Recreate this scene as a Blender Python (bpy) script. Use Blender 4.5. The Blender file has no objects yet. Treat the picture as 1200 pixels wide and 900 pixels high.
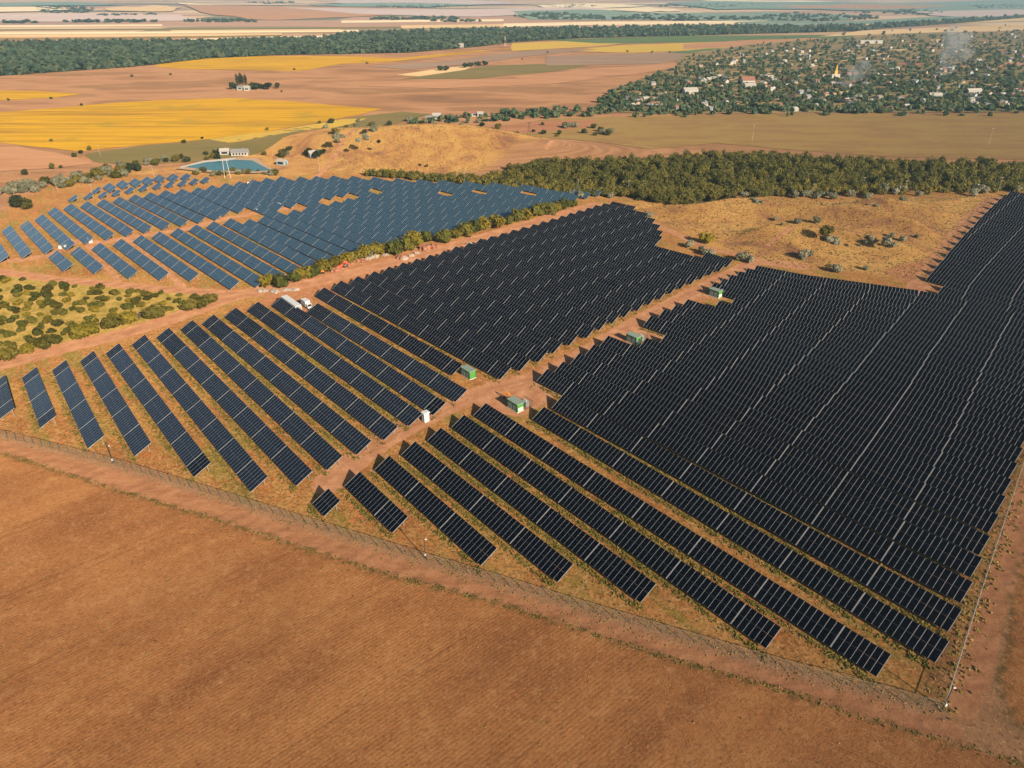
import bpy, bmesh, math, random
import numpy as np
from mathutils import Vector, Matrix
R = math.radians
random.seed(7); rng = np.random.default_rng(7)
SC = bpy.context.scene
COL = SC.collection

# ------------------------------------------------------------------ camera
F_PX, HOR, CAM_H = 832.0, -15.0, 100.0                 # focal length in photo pixels, horizon row, metres above ground
PITCH = math.atan((450 - HOR) / F_PX)
cam = bpy.data.cameras.new('camera'); cam_o = bpy.data.objects.new('camera', cam); COL.objects.link(cam_o)
cam.sensor_width = 36; cam.lens = 36 * F_PX / 1200
cam.clip_start = 1; cam.clip_end = 90000
cam_o.location = (0, 0, CAM_H); cam_o.rotation_euler = (R(90) - PITCH, 0, 0)
SC.camera = cam_o
# ------------------------------------------------------------------ light
SUN_EL, SUN_AZ = R(25), R(144)                          # azimuth clockwise from +Y
W = bpy.data.worlds.new('World'); SC.world = W; W.use_nodes = True
nt = W.node_tree; bg = nt.nodes['Background']
sky = nt.nodes.new('ShaderNodeTexSky'); sky.sky_type = 'NISHITA'; sky.sun_disc = False
sky.sun_elevation = SUN_EL; sky.sun_rotation = SUN_AZ
nt.links.new(sky.outputs[0], bg.inputs[0]); bg.inputs[1].default_value = 0.075
sun = bpy.data.lights.new('sun', 'SUN'); sun.energy = 5.0; sun.angle = R(0.5); sun.color = (1.0, 0.84, 0.63)
sun_o = bpy.data.objects.new('sun', sun); COL.objects.link(sun_o); sun_o.location = (0, -50, 300)
sd = Vector((math.sin(SUN_AZ) * math.cos(SUN_EL), math.cos(SUN_AZ) * math.cos(SUN_EL), math.sin(SUN_EL)))
sun_o.rotation_euler = sd.to_track_quat('Z', 'Y').to_euler()
vs = SC.view_settings; vs.view_transform = 'Standard'; vs.look = 'None'; vs.gamma = 1; vs.use_curve_mapping = False
vs.exposure = 0.66

# ------------------------------------------------------------------ mapping helpers
CP, SP = math.cos(PITCH), math.sin(PITCH)
def at(x, y, z=0.0):
    """Ground point under a spot of the survey picture (level z)."""
    dx = (x - 600) / F_PX; k = (450 - y) / F_PX
    dy = CP + k * SP; dz = -SP + k * CP
    t = (z - CAM_H) / dz
    return np.array([dx * t, dy * t, z])
def proj(P):
    x, y, z = P[0], P[1], P[2] - CAM_H
    dep = y * CP - z * SP
    return 600 + F_PX * x / dep, 450 - F_PX * (y * SP + z * CP) / dep, dep
ANG = R(39.7)
DU = np.array([-math.sin(ANG), math.cos(ANG)]); DV = np.array([math.cos(ANG), math.sin(ANG)])
def uvw(u, v): return u * DU + v * DV
def to_uv(P): return float(P[0] * DU[0] + P[1] * DU[1]), float(P[0] * DV[0] + P[1] * DV[1])

def poly_pts(px): return np.array([at(a, b)[:2] for a, b in px])
def seg_dist(X, Y, pts):
    d = np.full(X.shape, 1e9)
    for (ax, ay), (bx, by) in zip(pts[:-1], pts[1:]):
        ex, ey = bx - ax, by - ay; L = ex * ex + ey * ey + 1e-9
        t = np.clip(((X - ax) * ex + (Y - ay) * ey) / L, 0, 1)
        d = np.minimum(d, np.hypot(X - ax - t * ex, Y - ay - t * ey))
    return d
def in_poly(X, Y, pts):
    ins = np.zeros(X.shape, bool); n = len(pts)
    for i in range(n):
        ax, ay = pts[i]; bx, by = pts[(i + 1) % n]
        c = (ay > Y) != (by > Y)
        ins ^= c & (X < (bx - ax) * (Y - ay) / (by - ay + 1e-12) + ax)
    return ins
def sdist(X, Y, pts):                                   # positive inside
    p = np.vstack([pts, pts[:1]])
    d = seg_dist(X, Y, p)
    return np.where(in_poly(X, Y, pts), d, -d)
def smooth(x, a, b):
    t = np.clip((x - a) / (b - a), 0, 1); return t * t * (3 - 2 * t)

# ------------------------------------------------------------------ terrain
HILL_PX = [(742, 244), (850, 236), (960, 238), (1090, 232), (1150, 230), (1120, 270), (1078, 322), (1000, 312), (925, 306), (880, 292), (840, 278), (800, 262), (765, 252)]
HILL = poly_pts(HILL_PX)
BUMPS = []
for px, py, sx, sy, h in ((470, 180, 62, 24, 13.0), (560, 178, 45, 20, 8.0), (400, 166, 36, 26, 8.0), 
                          (60, 207, 30, 12, 2.5)):
    p = at(px, py); BUMPS.append((p[0], p[1], sx, sy, h))
POND_C = at(262, 198)
GULLY = poly_pts([(768, 243), (795, 240), (822, 235), (846, 230.5), (870, 230)])
def zt(x, y):
    x = np.asarray(x, float); y = np.asarray(y, float)
    z = np.zeros(np.broadcast(x, y).shape)
    for bx, by, sx, sy, h in BUMPS:
        z = z + h * np.exp(-0.5 * (((x - bx) / sx) ** 2 + ((y - by) / sy) ** 2))
    z = z * smooth(np.hypot(x - POND_C[0], y - POND_C[1]), 42, 75)
    m = smooth(sdist(x, y, HILL), 0, 18)
    r = np.abs(np.sin(y * 0.075 + 0.02 * x + 0.9 * np.sin(x * 0.035)))
    z = z + m * (4.8 * (1 - r) ** 1.5 + 1.4 * np.sin(x * 0.06 + 1) * np.sin(y * 0.05) + 1.4)
    gd = seg_dist(x, y, GULLY)
    z = z - 5.0 * np.exp(-(gd / 4.5) ** 2) + 1.6 * np.exp(-((gd - 9) / 4.0) ** 2) * (seg_dist(x, y, GULLY - np.array([0, 12.0])) < gd)
    dist = np.hypot(x, y)
    far = smooth(dist, 3500, 12000)
    z = z + far * (38 + 26 * np.sin(x * 0.0014 + 1.3) * np.sin(y * 0.0011) + 17 * np.sin(x * 0.0029 + y * 0.0017))
    return z
def ground(x, y):
    p = at(x, y)
    for _ in range(6): p = at(x, y, float(zt(p[0], p[1])))
    return p

# ------------------------------------------------------------------ node helpers
class NT:
    def __init__(s, name, rough=0.9, spec=0.2):
        s.m = bpy.data.materials.new(name); s.m.use_nodes = True; s.t = s.m.node_tree
        s.b = s.t.nodes['Principled BSDF']; s.b.inputs['Roughness'].default_value = rough
        s.b.inputs['Specular IOR Level'].default_value = spec
    def n(s, typ, **kw):
        x = s.t.nodes.new('ShaderNode' + typ)
        for k, v in kw.items(): setattr(x, k, v)
        return x
    def set(s, sock, v):
        if hasattr(v, 'is_output') or isinstance(v, bpy.types.NodeSocket): s.t.links.new(v, sock)
        elif isinstance(v, (tuple, list)) and len(v) == 3 and sock.type == 'RGBA': sock.default_value = (*v, 1)
        else: sock.default_value = v
    def math(s, op, a, b=0.0, c=None, clamp=False):
        x = s.n('Math', operation=op); x.use_clamp = clamp
        s.set(x.inputs[0], a); s.set(x.inputs[1], b)
        if c is not None: s.set(x.inputs[2], c)
        return x.outputs[0]
    def pos(s): return s.n('NewGeometry').outputs['Position']
    def mapv(s, vec, scale=(1, 1, 1), loc=(0, 0, 0)):
        x = s.n('Mapping'); s.set(x.inputs['Vector'], vec); x.inputs['Scale'].default_value = scale; x.inputs['Location'].default_value = loc
        return x.outputs[0]
    def noise(s, vec, scale=1.0, detail=4, rough=0.55, dist=0.0):
        x = s.n('TexNoise'); s.set(x.inputs['Vector'], vec)
        x.inputs['Scale'].default_value = scale; x.inputs['Detail'].default_value = detail
        x.inputs['Roughness'].default_value = rough; x.inputs['Distortion'].default_value = dist
        return x.outputs['Fac']
    def ramp(s, fac, stops, interp='LINEAR'):
        x = s.n('ValToRGB'); s.set(x.inputs[0], fac); e = x.color_ramp.elements; x.color_ramp.interpolation = interp
        while len(e) < len(stops): e.new(0.5)
        for el, (p, c) in zip(e, stops):
            el.position = p; el.color = (c, c, c, 1) if isinstance(c, (int, float)) else (*c, 1)
        return x.outputs[0]
    def mix(s, fac, a, b, blend='MIX'):
        x = s.n('Mix', data_type='RGBA', blend_type=blend); s.set(x.inputs[0], fac)
        s.set(x.inputs[6], a); s.set(x.inputs[7], b); return x.outputs[2]
    def sstep(s, x, lo, hi):
        m = s.n('MapRange', interpolation_type='SMOOTHSTEP'); s.set(m.inputs[0], x)
        m.inputs[1].default_value = lo; m.inputs[2].default_value = hi; return m.outputs[0]
    def attr(s, name):
        x = s.n('Attribute'); x.attribute_name = name; return x.outputs['Fac']
    def uv(s):                                          # position turned into row / across-row axes
        p = s.pos(); o = []
        for v in (DU, DV):
            x = s.n('VectorMath', operation='DOT_PRODUCT'); s.set(x.inputs[0], p); x.inputs[1].default_value = (v[0], v[1], 0); o.append(x.outputs['Value'])
        c = s.n('CombineXYZ'); s.set(c.inputs[0], o[0]); s.set(c.inputs[1], o[1]); return c.outputs[0], o[0], o[1]
    def color(s, c): s.set(s.b.inputs['Base Color'], c); return s
    def bump(s, h, strength=0.4, dist=0.2):
        x = s.n('Bump'); x.inputs['Strength'].default_value = strength; x.inputs['Distance'].default_value = dist
        s.set(x.inputs['Height'], h); s.set(s.b.inputs['Normal'], x.outputs[0])

def flat(name, c, rough=0.7, metal=0.0, spec=0.3, vary=0.12, scale=1.5):
    k = NT(name, rough, spec); k.b.inputs['Metallic'].default_value = metal
    tc = k.n('TexCoord').outputs['Object']
    f = k.noise(tc, scale, 5, 0.6)
    lo = tuple(x * (1 - vary) for x in c); hi = tuple(min(1, x * (1 + vary)) for x in c)
    k.color(k.ramp(f, [(0.3, lo), (0.7, hi)])); return k.m
def leafmat(name, stops, tint=False, rough=0.75):
    k = NT(name, rough, 0.2)
    f = k.noise(k.pos(), 0.55, 3, 0.6)
    r = k.attr('tint') if tint else k.n('ObjectInfo').outputs['Random']
    v = k.math('ADD', k.math('MULTIPLY', f, 0.55), k.math('MULTIPLY', r, 0.55))
    c = k.ramp(v, stops)
    k.color(c)
    tl = k.n('BsdfTranslucent'); k.set(tl.inputs[0], c); mx = k.n('MixShader'); mx.inputs[0].default_value = .38
    k.t.links.new(k.b.outputs[0], mx.inputs[1]); k.t.links.new(tl.outputs[0], mx.inputs[2])
    k.t.links.new(mx.outputs[0], [n_ for n_ in k.t.nodes if n_.type == 'OUTPUT_MATERIAL'][0].inputs[0])
    return k.m

# ------------------------------------------------------------------ mesh helpers
def link(o, parent=None):
    COL.objects.link(o)
    if parent is not None: o.parent = parent
    return o
def tag(o, label=None, cat=None, group=None, kind=None):
    if label: o['label'] = label
    if cat: o['category'] = cat
    if group: o['group'] = group
    if kind: o['kind'] = kind
    return o
def empty(name, loc, rz=0.0):
    o = bpy.data.objects.new(name, None); o.empty_display_size = 0.5; o.location = loc; o.rotation_euler = (0, 0, rz); COL.objects.link(o); return o
class MB:
    def __init__(s): s.v = []; s.f = []; s.mi = []
    def quad(s, a, b, c, d, m=0):
        i = len(s.v); s.v += [tuple(a), tuple(b), tuple(c), tuple(d)]; s.f.append((i, i + 1, i + 2, i + 3)); s.mi.append(m); return s
    def poly(s, pts, m=0):
        i = len(s.v); s.v += [tuple(p) for p in pts]; s.f.append(tuple(range(i, i + len(pts)))); s.mi.append(m); return s
    def box(s, c, size, rot=None, m=0):
        h = [x / 2 for x in size]; i = len(s.v); M = rot or Matrix()
        for z in (-1, 1):
            for y in (-1, 1):
                for x in (-1, 1):
                    p = M @ Vector((x * h[0], y * h[1], z * h[2])); s.v.append((p.x + c[0], p.y + c[1], p.z + c[2]))
        for f in ((0, 2, 3, 1), (4, 5, 7, 6), (0, 1, 5, 4), (2, 6, 7, 3), (0, 4, 6, 2), (1, 3, 7, 5)):
            s.f.append(tuple(i + j for j in f)); s.mi.append(m)
        return s
    def bar(s, a, b, w, h=None, m=0):
        a, b = Vector(a), Vector(b); d = b - a
        q = d.to_track_quat('X', 'Z').to_matrix().to_4x4() if d.length else Matrix()
        return s.box((a + b) / 2, (d.length, w, h or w), q, m)
    def cyl(s, a, b, r0, r1=None, n=8, m=0, cap=True):
        a, b = Vector(a), Vector(b); r1 = r0 if r1 is None else r1
        q = (b - a).to_track_quat('Z', 'Y'); i = len(s.v)
        for p, r in ((a, r0), (b, r1)):
            for k in range(n):
                w = q @ Vector((r * math.cos(2 * math.pi * k / n), r * math.sin(2 * math.pi * k / n), 0)); s.v.append(tuple(p + w))
        for k in range(n):
            s.f.append((i + k, i + (k + 1) % n, i + n + (k + 1) % n, i + n + k)); s.mi.append(m)
        if cap:
            s.f.append(tuple(i + k for k in reversed(range(n)))); s.mi.append(m); s.f.append(tuple(i + n + k for k in range(n))); s.mi.append(m)
        return s
    def prism(s, pts, axis_len, M=None, m=0):           # outline in xz, extruded along y
        n = len(pts); i = len(s.v); M = M or Matrix()
        for y in (-axis_len / 2, axis_len / 2):
            for x, z in pts: s.v.append(tuple(M @ Vector((x, y, z))))
        s.f.append(tuple(i + k for k in range(n))); s.mi.append(m)
        s.f.append(tuple(i + n + k for k in reversed(range(n)))); s.mi.append(m)
        for k in range(n):
            s.f.append((i + k, i + n + k, i + n + (k + 1) % n, i + (k + 1) % n)); s.mi.append(m)
        return s
    def mesh(s, name, mats):
        me = bpy.data.meshes.new(name); me.from_pydata(s.v, [], s.f); me.update()
        for m in (mats if isinstance(mats, (list, tuple)) else [mats]): me.materials.append(m)
        if len(me.materials) > 1: me.polygons.foreach_set('material_index', s.mi)
        return me
    def build(s, name, mats, parent=None):
        return link(bpy.data.objects.new(name, s.mesh(name, mats)), parent)
def put(name, me, parent=None, loc=None, rot=None):
    o = bpy.data.objects.new(name, me)
    if loc is not None: o.location = loc
    if rot is not None: o.rotation_euler = rot
    return link(o, parent)
def quads_mesh(name, Q, mat, tint=None):
    """Q: (n,4,3) array of loose quads."""
    n = len(Q); me = bpy.data.meshes.new(name)
    me.vertices.add(n * 4); me.vertices.foreach_set('co', Q.reshape(-1).astype(np.float32))
    me.loops.add(n * 4); me.loops.foreach_set('vertex_index', np.arange(n * 4, dtype=np.int32))
    me.polygons.add(n); me.polygons.foreach_set('loop_start', np.arange(0, n * 4, 4, dtype=np.int32))
    me.polygons.foreach_set('loop_total', np.full(n, 4, dtype=np.int32))
    me.update(calc_edges=True)
    if tint is not None:
        a = me.attributes.new('tint', 'FLOAT', 'FACE'); a.data.foreach_set('value', tint.astype(np.float32))
    me.materials.append(mat); return me
def leaf_quads(P, N, size):
    """quads at P facing roughly N, random roll"""
    n = len(P); N = N / (np.linalg.norm(N, axis=1, keepdims=True) + 1e-9)
    A = rng.normal(size=(n, 3)); U = np.cross(N, A); U /= np.linalg.norm(U, axis=1, keepdims=True) + 1e-9
    V = np.cross(N, U); s = (size * rng.uniform(0.6, 1.3, n))[:, None]
    a = U * s; b = V * s * rng.uniform(0.6, 1.0, n)[:, None]
    return np.stack([P - a - b, P + a - b * 0.7, P + a + b, P - a * 0.8 + b], axis=1)
def clump(n, r, h, size, lobes=6, base=0.1, rnd=0.4):
    """leaf quads of a bushy crown: several lobes, hollow-ish, uneven outline"""
    C = []
    for k in range(lobes):
        a = rng.uniform(0, 2 * math.pi); q = rng.uniform(0.15, 0.62) * r
        C.append((q * math.cos(a), q * math.sin(a), h * rng.uniform(0.35, 0.72), r * rng.uniform(0.35, 0.6), h * rng.uniform(0.22, 0.36)))
    C.append((0, 0, h * 0.5, r * 0.6, h * 0.42)); C = np.array(C)
    k = rng.integers(0, len(C), n); D = rng.normal(size=(n, 3)); D /= np.linalg.norm(D, axis=1, keepdims=True)
    rad = rng.uniform(0.72, 1.05, n)[:, None]
    P = np.stack([C[k, 0], C[k, 1], C[k, 2]], 1) + D * rad * np.stack([C[k, 3], C[k, 3], C[k, 4]], 1)
    P[:, 2] = np.maximum(P[:, 2], base * h * rng.uniform(0.3, 1.2, n))
    N = D + rng.normal(size=(n, 3)) * rnd + np.array([0, 0, 0.25])
    return leaf_quads(P, N, size)

ONES = 'zero first second third fourth fifth sixth seventh eighth ninth tenth eleventh twelfth thirteenth fourteenth fifteenth sixteenth seventeenth eighteenth nineteenth'.split()
def ordinal(n):
    if n < 20: return ONES[n]
    t = n // 10; T = {2: 'twent', 3: 'thirt', 4: 'fort', 5: 'fift', 6: 'sixt'}[t]
    return T + 'ieth' if n % 10 == 0 else T + 'y-' + ONES[n % 10]

# ------------------------------------------------------------------ ground sheet
FENCE_PX = [(-60, 497), (0, 511), (131, 544), (240, 577), (310, 599), (393, 625), (497, 657), (600, 688), (690, 716), (790, 746), (875, 771), (940, 790), (1030, 813), (1104, 834)]
FIELD_EDGE = [(-80, 512), (0, 530), (123, 570), (240, 605), (350, 640), (450, 672), (600, 711), (700, 745), (800, 776), (900, 803), (1000, 838), (1087, 863), (1150, 880), (1230, 905)]
RIGHT_EDGE = [(1104, 834), (1150, 690), (1200, 540), (1222, 470)]
xs = np.concatenate([-np.geomspace(45000, 430, 70)[:-1], np.arange(-428.5, 429, 1.4), np.geomspace(430, 45000, 70)])
ys = np.concatenate([-np.geomspace(20000, 62, 14)[:-1], np.arange(-60, 639, 1.4), np.geomspace(640, 60000, 120)])
X, Y = np.meshgrid(xs, ys)
near = (np.abs(X) < 432) & (Y > -62) & (Y < 642)
Z = zt(X, Y)
nx, ny = len(xs), len(ys)
def maskf(fn):
    out = np.zeros(X.shape); out[near] = fn(X[near], Y[near]); return out.reshape(-1)
def road(px, hw, soft=1.5):
    pts = poly_pts(px); return lambda x, y: 1 - smooth(seg_dist(x, y, pts), hw - soft, hw + soft)
def area(px, soft=3.0):
    pts = poly_pts(px); return lambda x, y: smooth(sdist(x, y, pts), -soft, soft)
def union(*fs): return lambda x, y: np.max([f(x, y) for f in fs], axis=0)
stub_px = FIELD_EDGE + [(1230, 1100), (600, 1400), (-400, 1100), (-400, 700)]
m_stub = maskf(union(area(stub_px, 1.0), area([(1172, 800), (1190, 690), (1215, 600), (1400, 640), (1300, 860), (1190, 850)], 2.0)))
m_track = maskf(union(area(FENCE_PX + FIELD_EDGE[::-1][1:], 1.2), area([(1106, 834), (1152, 690), (1200, 545), (1240, 545), (1212, 620), (1180, 720), (1163, 800), (1140, 848)], 1.5)))
m_road = maskf(union(
    road([(385, 566), (430, 528), (475, 500), (520, 478), (560, 462), (600, 452), (640, 441), (690, 412), (730, 388), (765, 368), (800, 350), (850, 325), (886, 306), (940, 312)], 4.0),
    area([(545, 462), (575, 446), (620, 440), (660, 446), (655, 462), (635, 476), (605, 490), (575, 480), (545, 470)], 3),
    area([(735, 382), (770, 368), (790, 385), (786, 396), (748, 400)], 3), area([(820, 338), (850, 328), (872, 345), (862, 352), (826, 350)], 3),
    road([(-60, 437), (0, 427), (60, 411), (130, 395), (200, 374), (260, 352), (300, 340), (345, 336), (380, 328), (420, 318), (480, 303), (540, 285), (600, 268), (660, 250), (700, 240)], 4.5),
    road([(-60, 316), (0, 318), (60, 327), (140, 334), (220, 341), (300, 345)], 3.0),
    road([(-40, 308), (30, 304), (60, 298), (90, 282), (120, 284), (150, 278), (210, 270), (260, 257), (300, 250), (340, 244)], 2.6),
    road([(100, 283), (120, 305), (140, 328)], 1.6), road([(150, 280), (190, 310), (214, 336)], 1.6),
    road([(700, 240), (740, 250), (780, 268), (830, 292), (880, 300)], 2.2),
    road([(372, 207), (386, 196), (405, 184), (440, 170), (480, 158)], 1.6), road([(900, 290), (930, 279), (962, 274), (1000, 276), (1040, 285)], 1.2),
    road([(640, 185), (655, 170), (700, 158), (800, 148), (900, 146)], 1.5),
    road([(1075, 338), (1100, 305), (1130, 265), (1165, 232)], 4.0)))
m_bare = maskf(union(area([(300, 355), (340, 325), (430, 305), (520, 285), (700, 238), (700, 246), (560, 295), (470, 325), (400, 345), (360, 372)], 5),
                     area([(400, 530), (640, 440), (760, 395), (860, 330), (880, 316), (870, 312), (700, 400), (560, 455), (440, 505)], 5),
                     area([(1030, 318), (1100, 300), (1170, 235), (1180, 235), (1105, 345)], 6)))
m_orch = maskf(area([(-200, 320), (0, 318), (140, 333), (265, 345), (262, 352), (200, 370), (110, 396), (0, 424), (-200, 455)], 2))
m_hill = maskf(union(area([(385, 202), (376, 178), (430, 156), (500, 147), (570, 150), (640, 160), (660, 170), (600, 186), (560, 202), (430, 205)], 6), area([(150, 204), (200, 196), (235, 184), (330, 166), (400, 158), (385, 202), (330, 208)], 5), area([(690, 240), (850, 232), (960, 236), (1170, 226), (1110, 335), (1000, 318), (900, 308), (830, 288), (760, 254)], 4)))
m_fence_shade = maskf(lambda x, y: 1 - smooth(seg_dist(x, y, poly_pts(FENCE_PX)), 0.9, 2.6))  # greyish band along the front fence: its shadow and mesh painted on the soil
m_site = maskf(area([(-200, 500), (-200, 300), (0, 250), (60, 215), (130, 200), (250, 195), (420, 198), (700, 226), (760, 236), (860, 228), (960, 232), (1180, 220), (1300, 225), (1300, 560), (1200, 545), (1104, 834), (940, 790), (600, 688), (393, 625), (131, 544), (0, 511)], 4))
def twin(px, off=.95, w=.42):
    pts = poly_pts(px); return lambda x, y: 1 - smooth(np.abs(seg_dist(x, y, pts) - off), w * .4, w * 1.3)
MIDT = [(x, float(np.interp(x, *zip(*FENCE_PX))) * .42 + float(np.interp(x, *zip(*FIELD_EDGE))) * .58) for x in range(-50, 1110, 30)]
m_twin = maskf(union(twin(MIDT), twin([(385, 566), (430, 528), (475, 500), (520, 478), (560, 462), (600, 452), (640, 441), (690, 412), (730, 388), (765, 368), (800, 350), (850, 325), (886, 306)], 1.0, .5),
    twin([(-60, 437), (0, 427), (60, 411), (130, 395), (200, 374), (260, 352), (300, 340), (345, 336), (420, 318), (540, 285), (700, 240)], 1.0, .5), twin([(0, 318), (60, 327), (140, 334), (220, 341), (300, 345)], .9, .5),
    twin([(1128, 836), (1142, 790), (1160, 720), (1182, 640), (1212, 560)]), twin([(1075, 338), (1100, 305), (1130, 265), (1165, 232)], 1.0, .6), twin([(700, 240), (740, 250), (780, 268), (830, 292), (880, 300)], .9, .5)))
m_rut_shade = maskf(union(road([(1094, 812), (1112, 750), (1140, 665), (1172, 590), (1196, 535)], 0.5, 0.8), road([(1086, 806), (1102, 752), (1130, 672), (1160, 600), (1190, 535)], 0.4, 0.7)))  # dark lines inside the right fence: ruts with the rail's shadow painted in

verts = np.stack([X.reshape(-1), Y.reshape(-1), Z.reshape(-1)], 1)
idx = np.arange(nx * ny).reshape(ny, nx)
Fq = np.stack([idx[:-1, :-1], idx[:-1, 1:], idx[1:, 1:], idx[1:, :-1]], -1).reshape(-1, 4)
me = bpy.data.meshes.new('ground'); me.vertices.add(len(verts)); me.vertices.foreach_set('co', verts.reshape(-1).astype(np.float32))
me.loops.add(len(Fq) * 4); me.loops.foreach_set('vertex_index', Fq.reshape(-1).astype(np.int32))
me.polygons.add(len(Fq)); me.polygons.foreach_set('loop_start', np.arange(0, len(Fq) * 4, 4, dtype=np.int32)); me.polygons.foreach_set('loop_total', np.full(len(Fq), 4, dtype=np.int32))
me.update(calc_edges=True); me.polygons.foreach_set('use_smooth', np.ones(len(Fq), bool))
for nm, arr in (('m_stub', m_stub), ('m_track', m_track), ('m_road', m_road), ('m_bare', m_bare), ('m_orch', m_orch), ('m_hill', m_hill), ('m_fence_shade', m_fence_shade), ('m_site', m_site), ('m_rut_shade', m_rut_shade), ('m_twin', m_twin)):
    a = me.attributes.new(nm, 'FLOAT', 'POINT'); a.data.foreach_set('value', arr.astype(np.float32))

g = NT('soil_and_fields', 0.95, 0.1); g.b.inputs['Diffuse Roughness'].default_value = 1.0
P = g.pos(); UVv, Uc, Vc = g.uv()
n_big = g.noise(P, 0.012, 5, 0.6); n_mid = g.noise(P, 0.06, 6, 0.62); n_fine = g.noise(P, 0.45, 5, 0.65); n_grit = g.noise(P, 1.1, 6, 0.78)
# far plain: long parcels of different crops, then the valley floor
vor = g.n('TexVoronoi', feature='F1', distance='CHEBYCHEV'); g.set(vor.inputs['Vector'], g.mapv(P, (0.0011, 0.0030, 0.0)))
vor.inputs['Scale'].default_value = 1.0; vor.inputs['Randomness'].default_value = 0.9
pick = g.n('SeparateColor'); g.set(pick.inputs[0], vor.outputs['Color'])
parcels = g.ramp(pick.outputs[0], [(0.0, (.33, .22, .17)), (.14, (.40, .29, .22)), (.28, (.27, .19, .17)), (.42, (.48, .36, .22)), (.55, (.17, .17, .10)), (.66, (.52, .42, .30)), (.78, (.08, .12, .09)), (.88, (.36, .24, .19)), (.95, (.56, .48, .36))], 'CONSTANT')
parcels = g.mix(g.math('MULTIPLY', g.noise(g.mapv(P, (0.003, 0.012, 1)), 1, 5, .6), 0.5), parcels, (.30, .20, .15))
plain = g.ramp(g.noise(g.mapv(P, (0.004, 0.011, 1)), 1, 6, .62), [(.30, (.165, .10, .058)), (.42, (.28, .158, .086)), (.50, (.37, .215, .12)), (.58, (.22, .13, .07)), (.68, (.31, .187, .10)), (.78, (.17, .135, .062))])
plain = g.mix(g.math('MULTIPLY', n_mid, .35), plain, (.20, .10, .05))
ysep = g.n('SeparateXYZ'); g.set(ysep.inputs[0], P)
far_f = g.sstep(g.math('ADD', ysep.outputs[1], g.math('MULTIPLY', n_big, 500)), 1900, 2500)
col = g.mix(far_f, plain, parcels)
# solar park floor
weeds = g.noise(g.mapv(UVv, (0.035, 0.16, 1)), 1, 6, .62)
site = g.ramp(n_mid, [(.30, (.24, .10, .036)), (.45, (.33, .148, .050)), (.58, (.38, .205, .066)), (.72, (.27, .185, .048))])
site = g.mix(g.math('MULTIPLY', g.sstep(weeds, .49, .62), .85), site, (.20, .17, .035))
site = g.mix(g.sstep(g.noise(P, .11, 5, .7), .58, .70), site, (.46, .15, .05))
site = g.mix(g.math('MULTIPLY', g.sstep(n_fine, .42, .75), .55), site, (.50, .34, .16))
site = g.mix(g.math('MULTIPLY', g.sstep(n_grit, .47, .60), .72), site, (.11, .075, .02))
col = g.mix(g.attr('m_site'), col, site)
# orchard floor
orch = g.ramp(g.noise(P, .2, 6, .65), [(.30, (.15, .14, .028)), (.46, (.27, .22, .05)), (.60, (.39, .28, .09)), (.76, (.48, .34, .16))])
col = g.mix(g.attr('m_orch'), col, orch)
# dry hill
hill = g.ramp(g.noise(P, .045, 7, .68, .6), [(.30, (.16, .085, .06)), (.41, (.29, .155, .075)), (.50, (.40, .235, .082)), (.61, (.47, .305, .105)), (.72, (.26, .15, .075))])
hill = g.mix(g.math('MULTIPLY', g.sstep(n_grit, .46, .64), .55), hill, (.13, .06, .028))
col = g.mix(g.attr('m_hill'), col, hill)
# bare earth, roads, tracks
bare = g.ramp(n_fine, [(.3, (.26, .115, .06)), (.5, (.33, .155, .082)), (.7, (.40, .21, .12))])
mb = g.sstep(g.math('ADD', g.attr('m_bare'), g.math('MULTIPLY', g.math('SUBTRACT', n_mid, .5), 1.6)), .35, .75)
col = g.mix(g.math('MULTIPLY', mb, .85), col, bare)
rd = g.ramp(g.noise(g.mapv(P, (.25, .25, 1)), 1, 5, .6), [(.3, (.31, .155, .088)), (.5, (.38, .20, .115)), (.7, (.46, .27, .165))])
mr = g.sstep(g.math('ADD', g.attr('m_road'), g.math('MULTIPLY', g.math('SUBTRACT', n_fine, .5), 1.1)), .35, .65)
col = g.mix(mr, col, rd)
tr = g.ramp(g.noise(g.mapv(P, (.16, .5, 1)), 1, 6, .62), [(.3, (.27, .128, .068)), (.48, (.345, .172, .092)), (.62, (.40, .21, .115)), (.75, (.36, .195, .09))])
tr = g.mix(g.math('MULTIPLY', g.sstep(n_grit, .5, .72), .3), tr, (.22, .12, .06))
mt = g.sstep(g.math('ADD', g.attr('m_track'), g.math('MULTIPLY', g.math('SUBTRACT', n_fine, .5), .6)), .3, .7)
col = g.mix(mt, col, tr)
fence_shade = g.ramp(n_grit, [(.3, (.17, .115, .075)), (.7, (.31, .21, .14))])  # soil tone greyed to imitate the fence shadow and mesh
fence_shade_mask = g.sstep(g.math('ADD', g.attr('m_fence_shade'), g.math('MULTIPLY', g.math('SUBTRACT', n_fine, .5), 1.2)), .4, .9)
col = g.mix(g.math('MULTIPLY', fence_shade_mask, .55), col, fence_shade)
col = g.mix(g.math('MULTIPLY', g.math('MULTIPLY', g.attr('m_twin'), g.sstep(n_mid, .36, .56)), .42), col, (.19, .095, .05))
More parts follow.
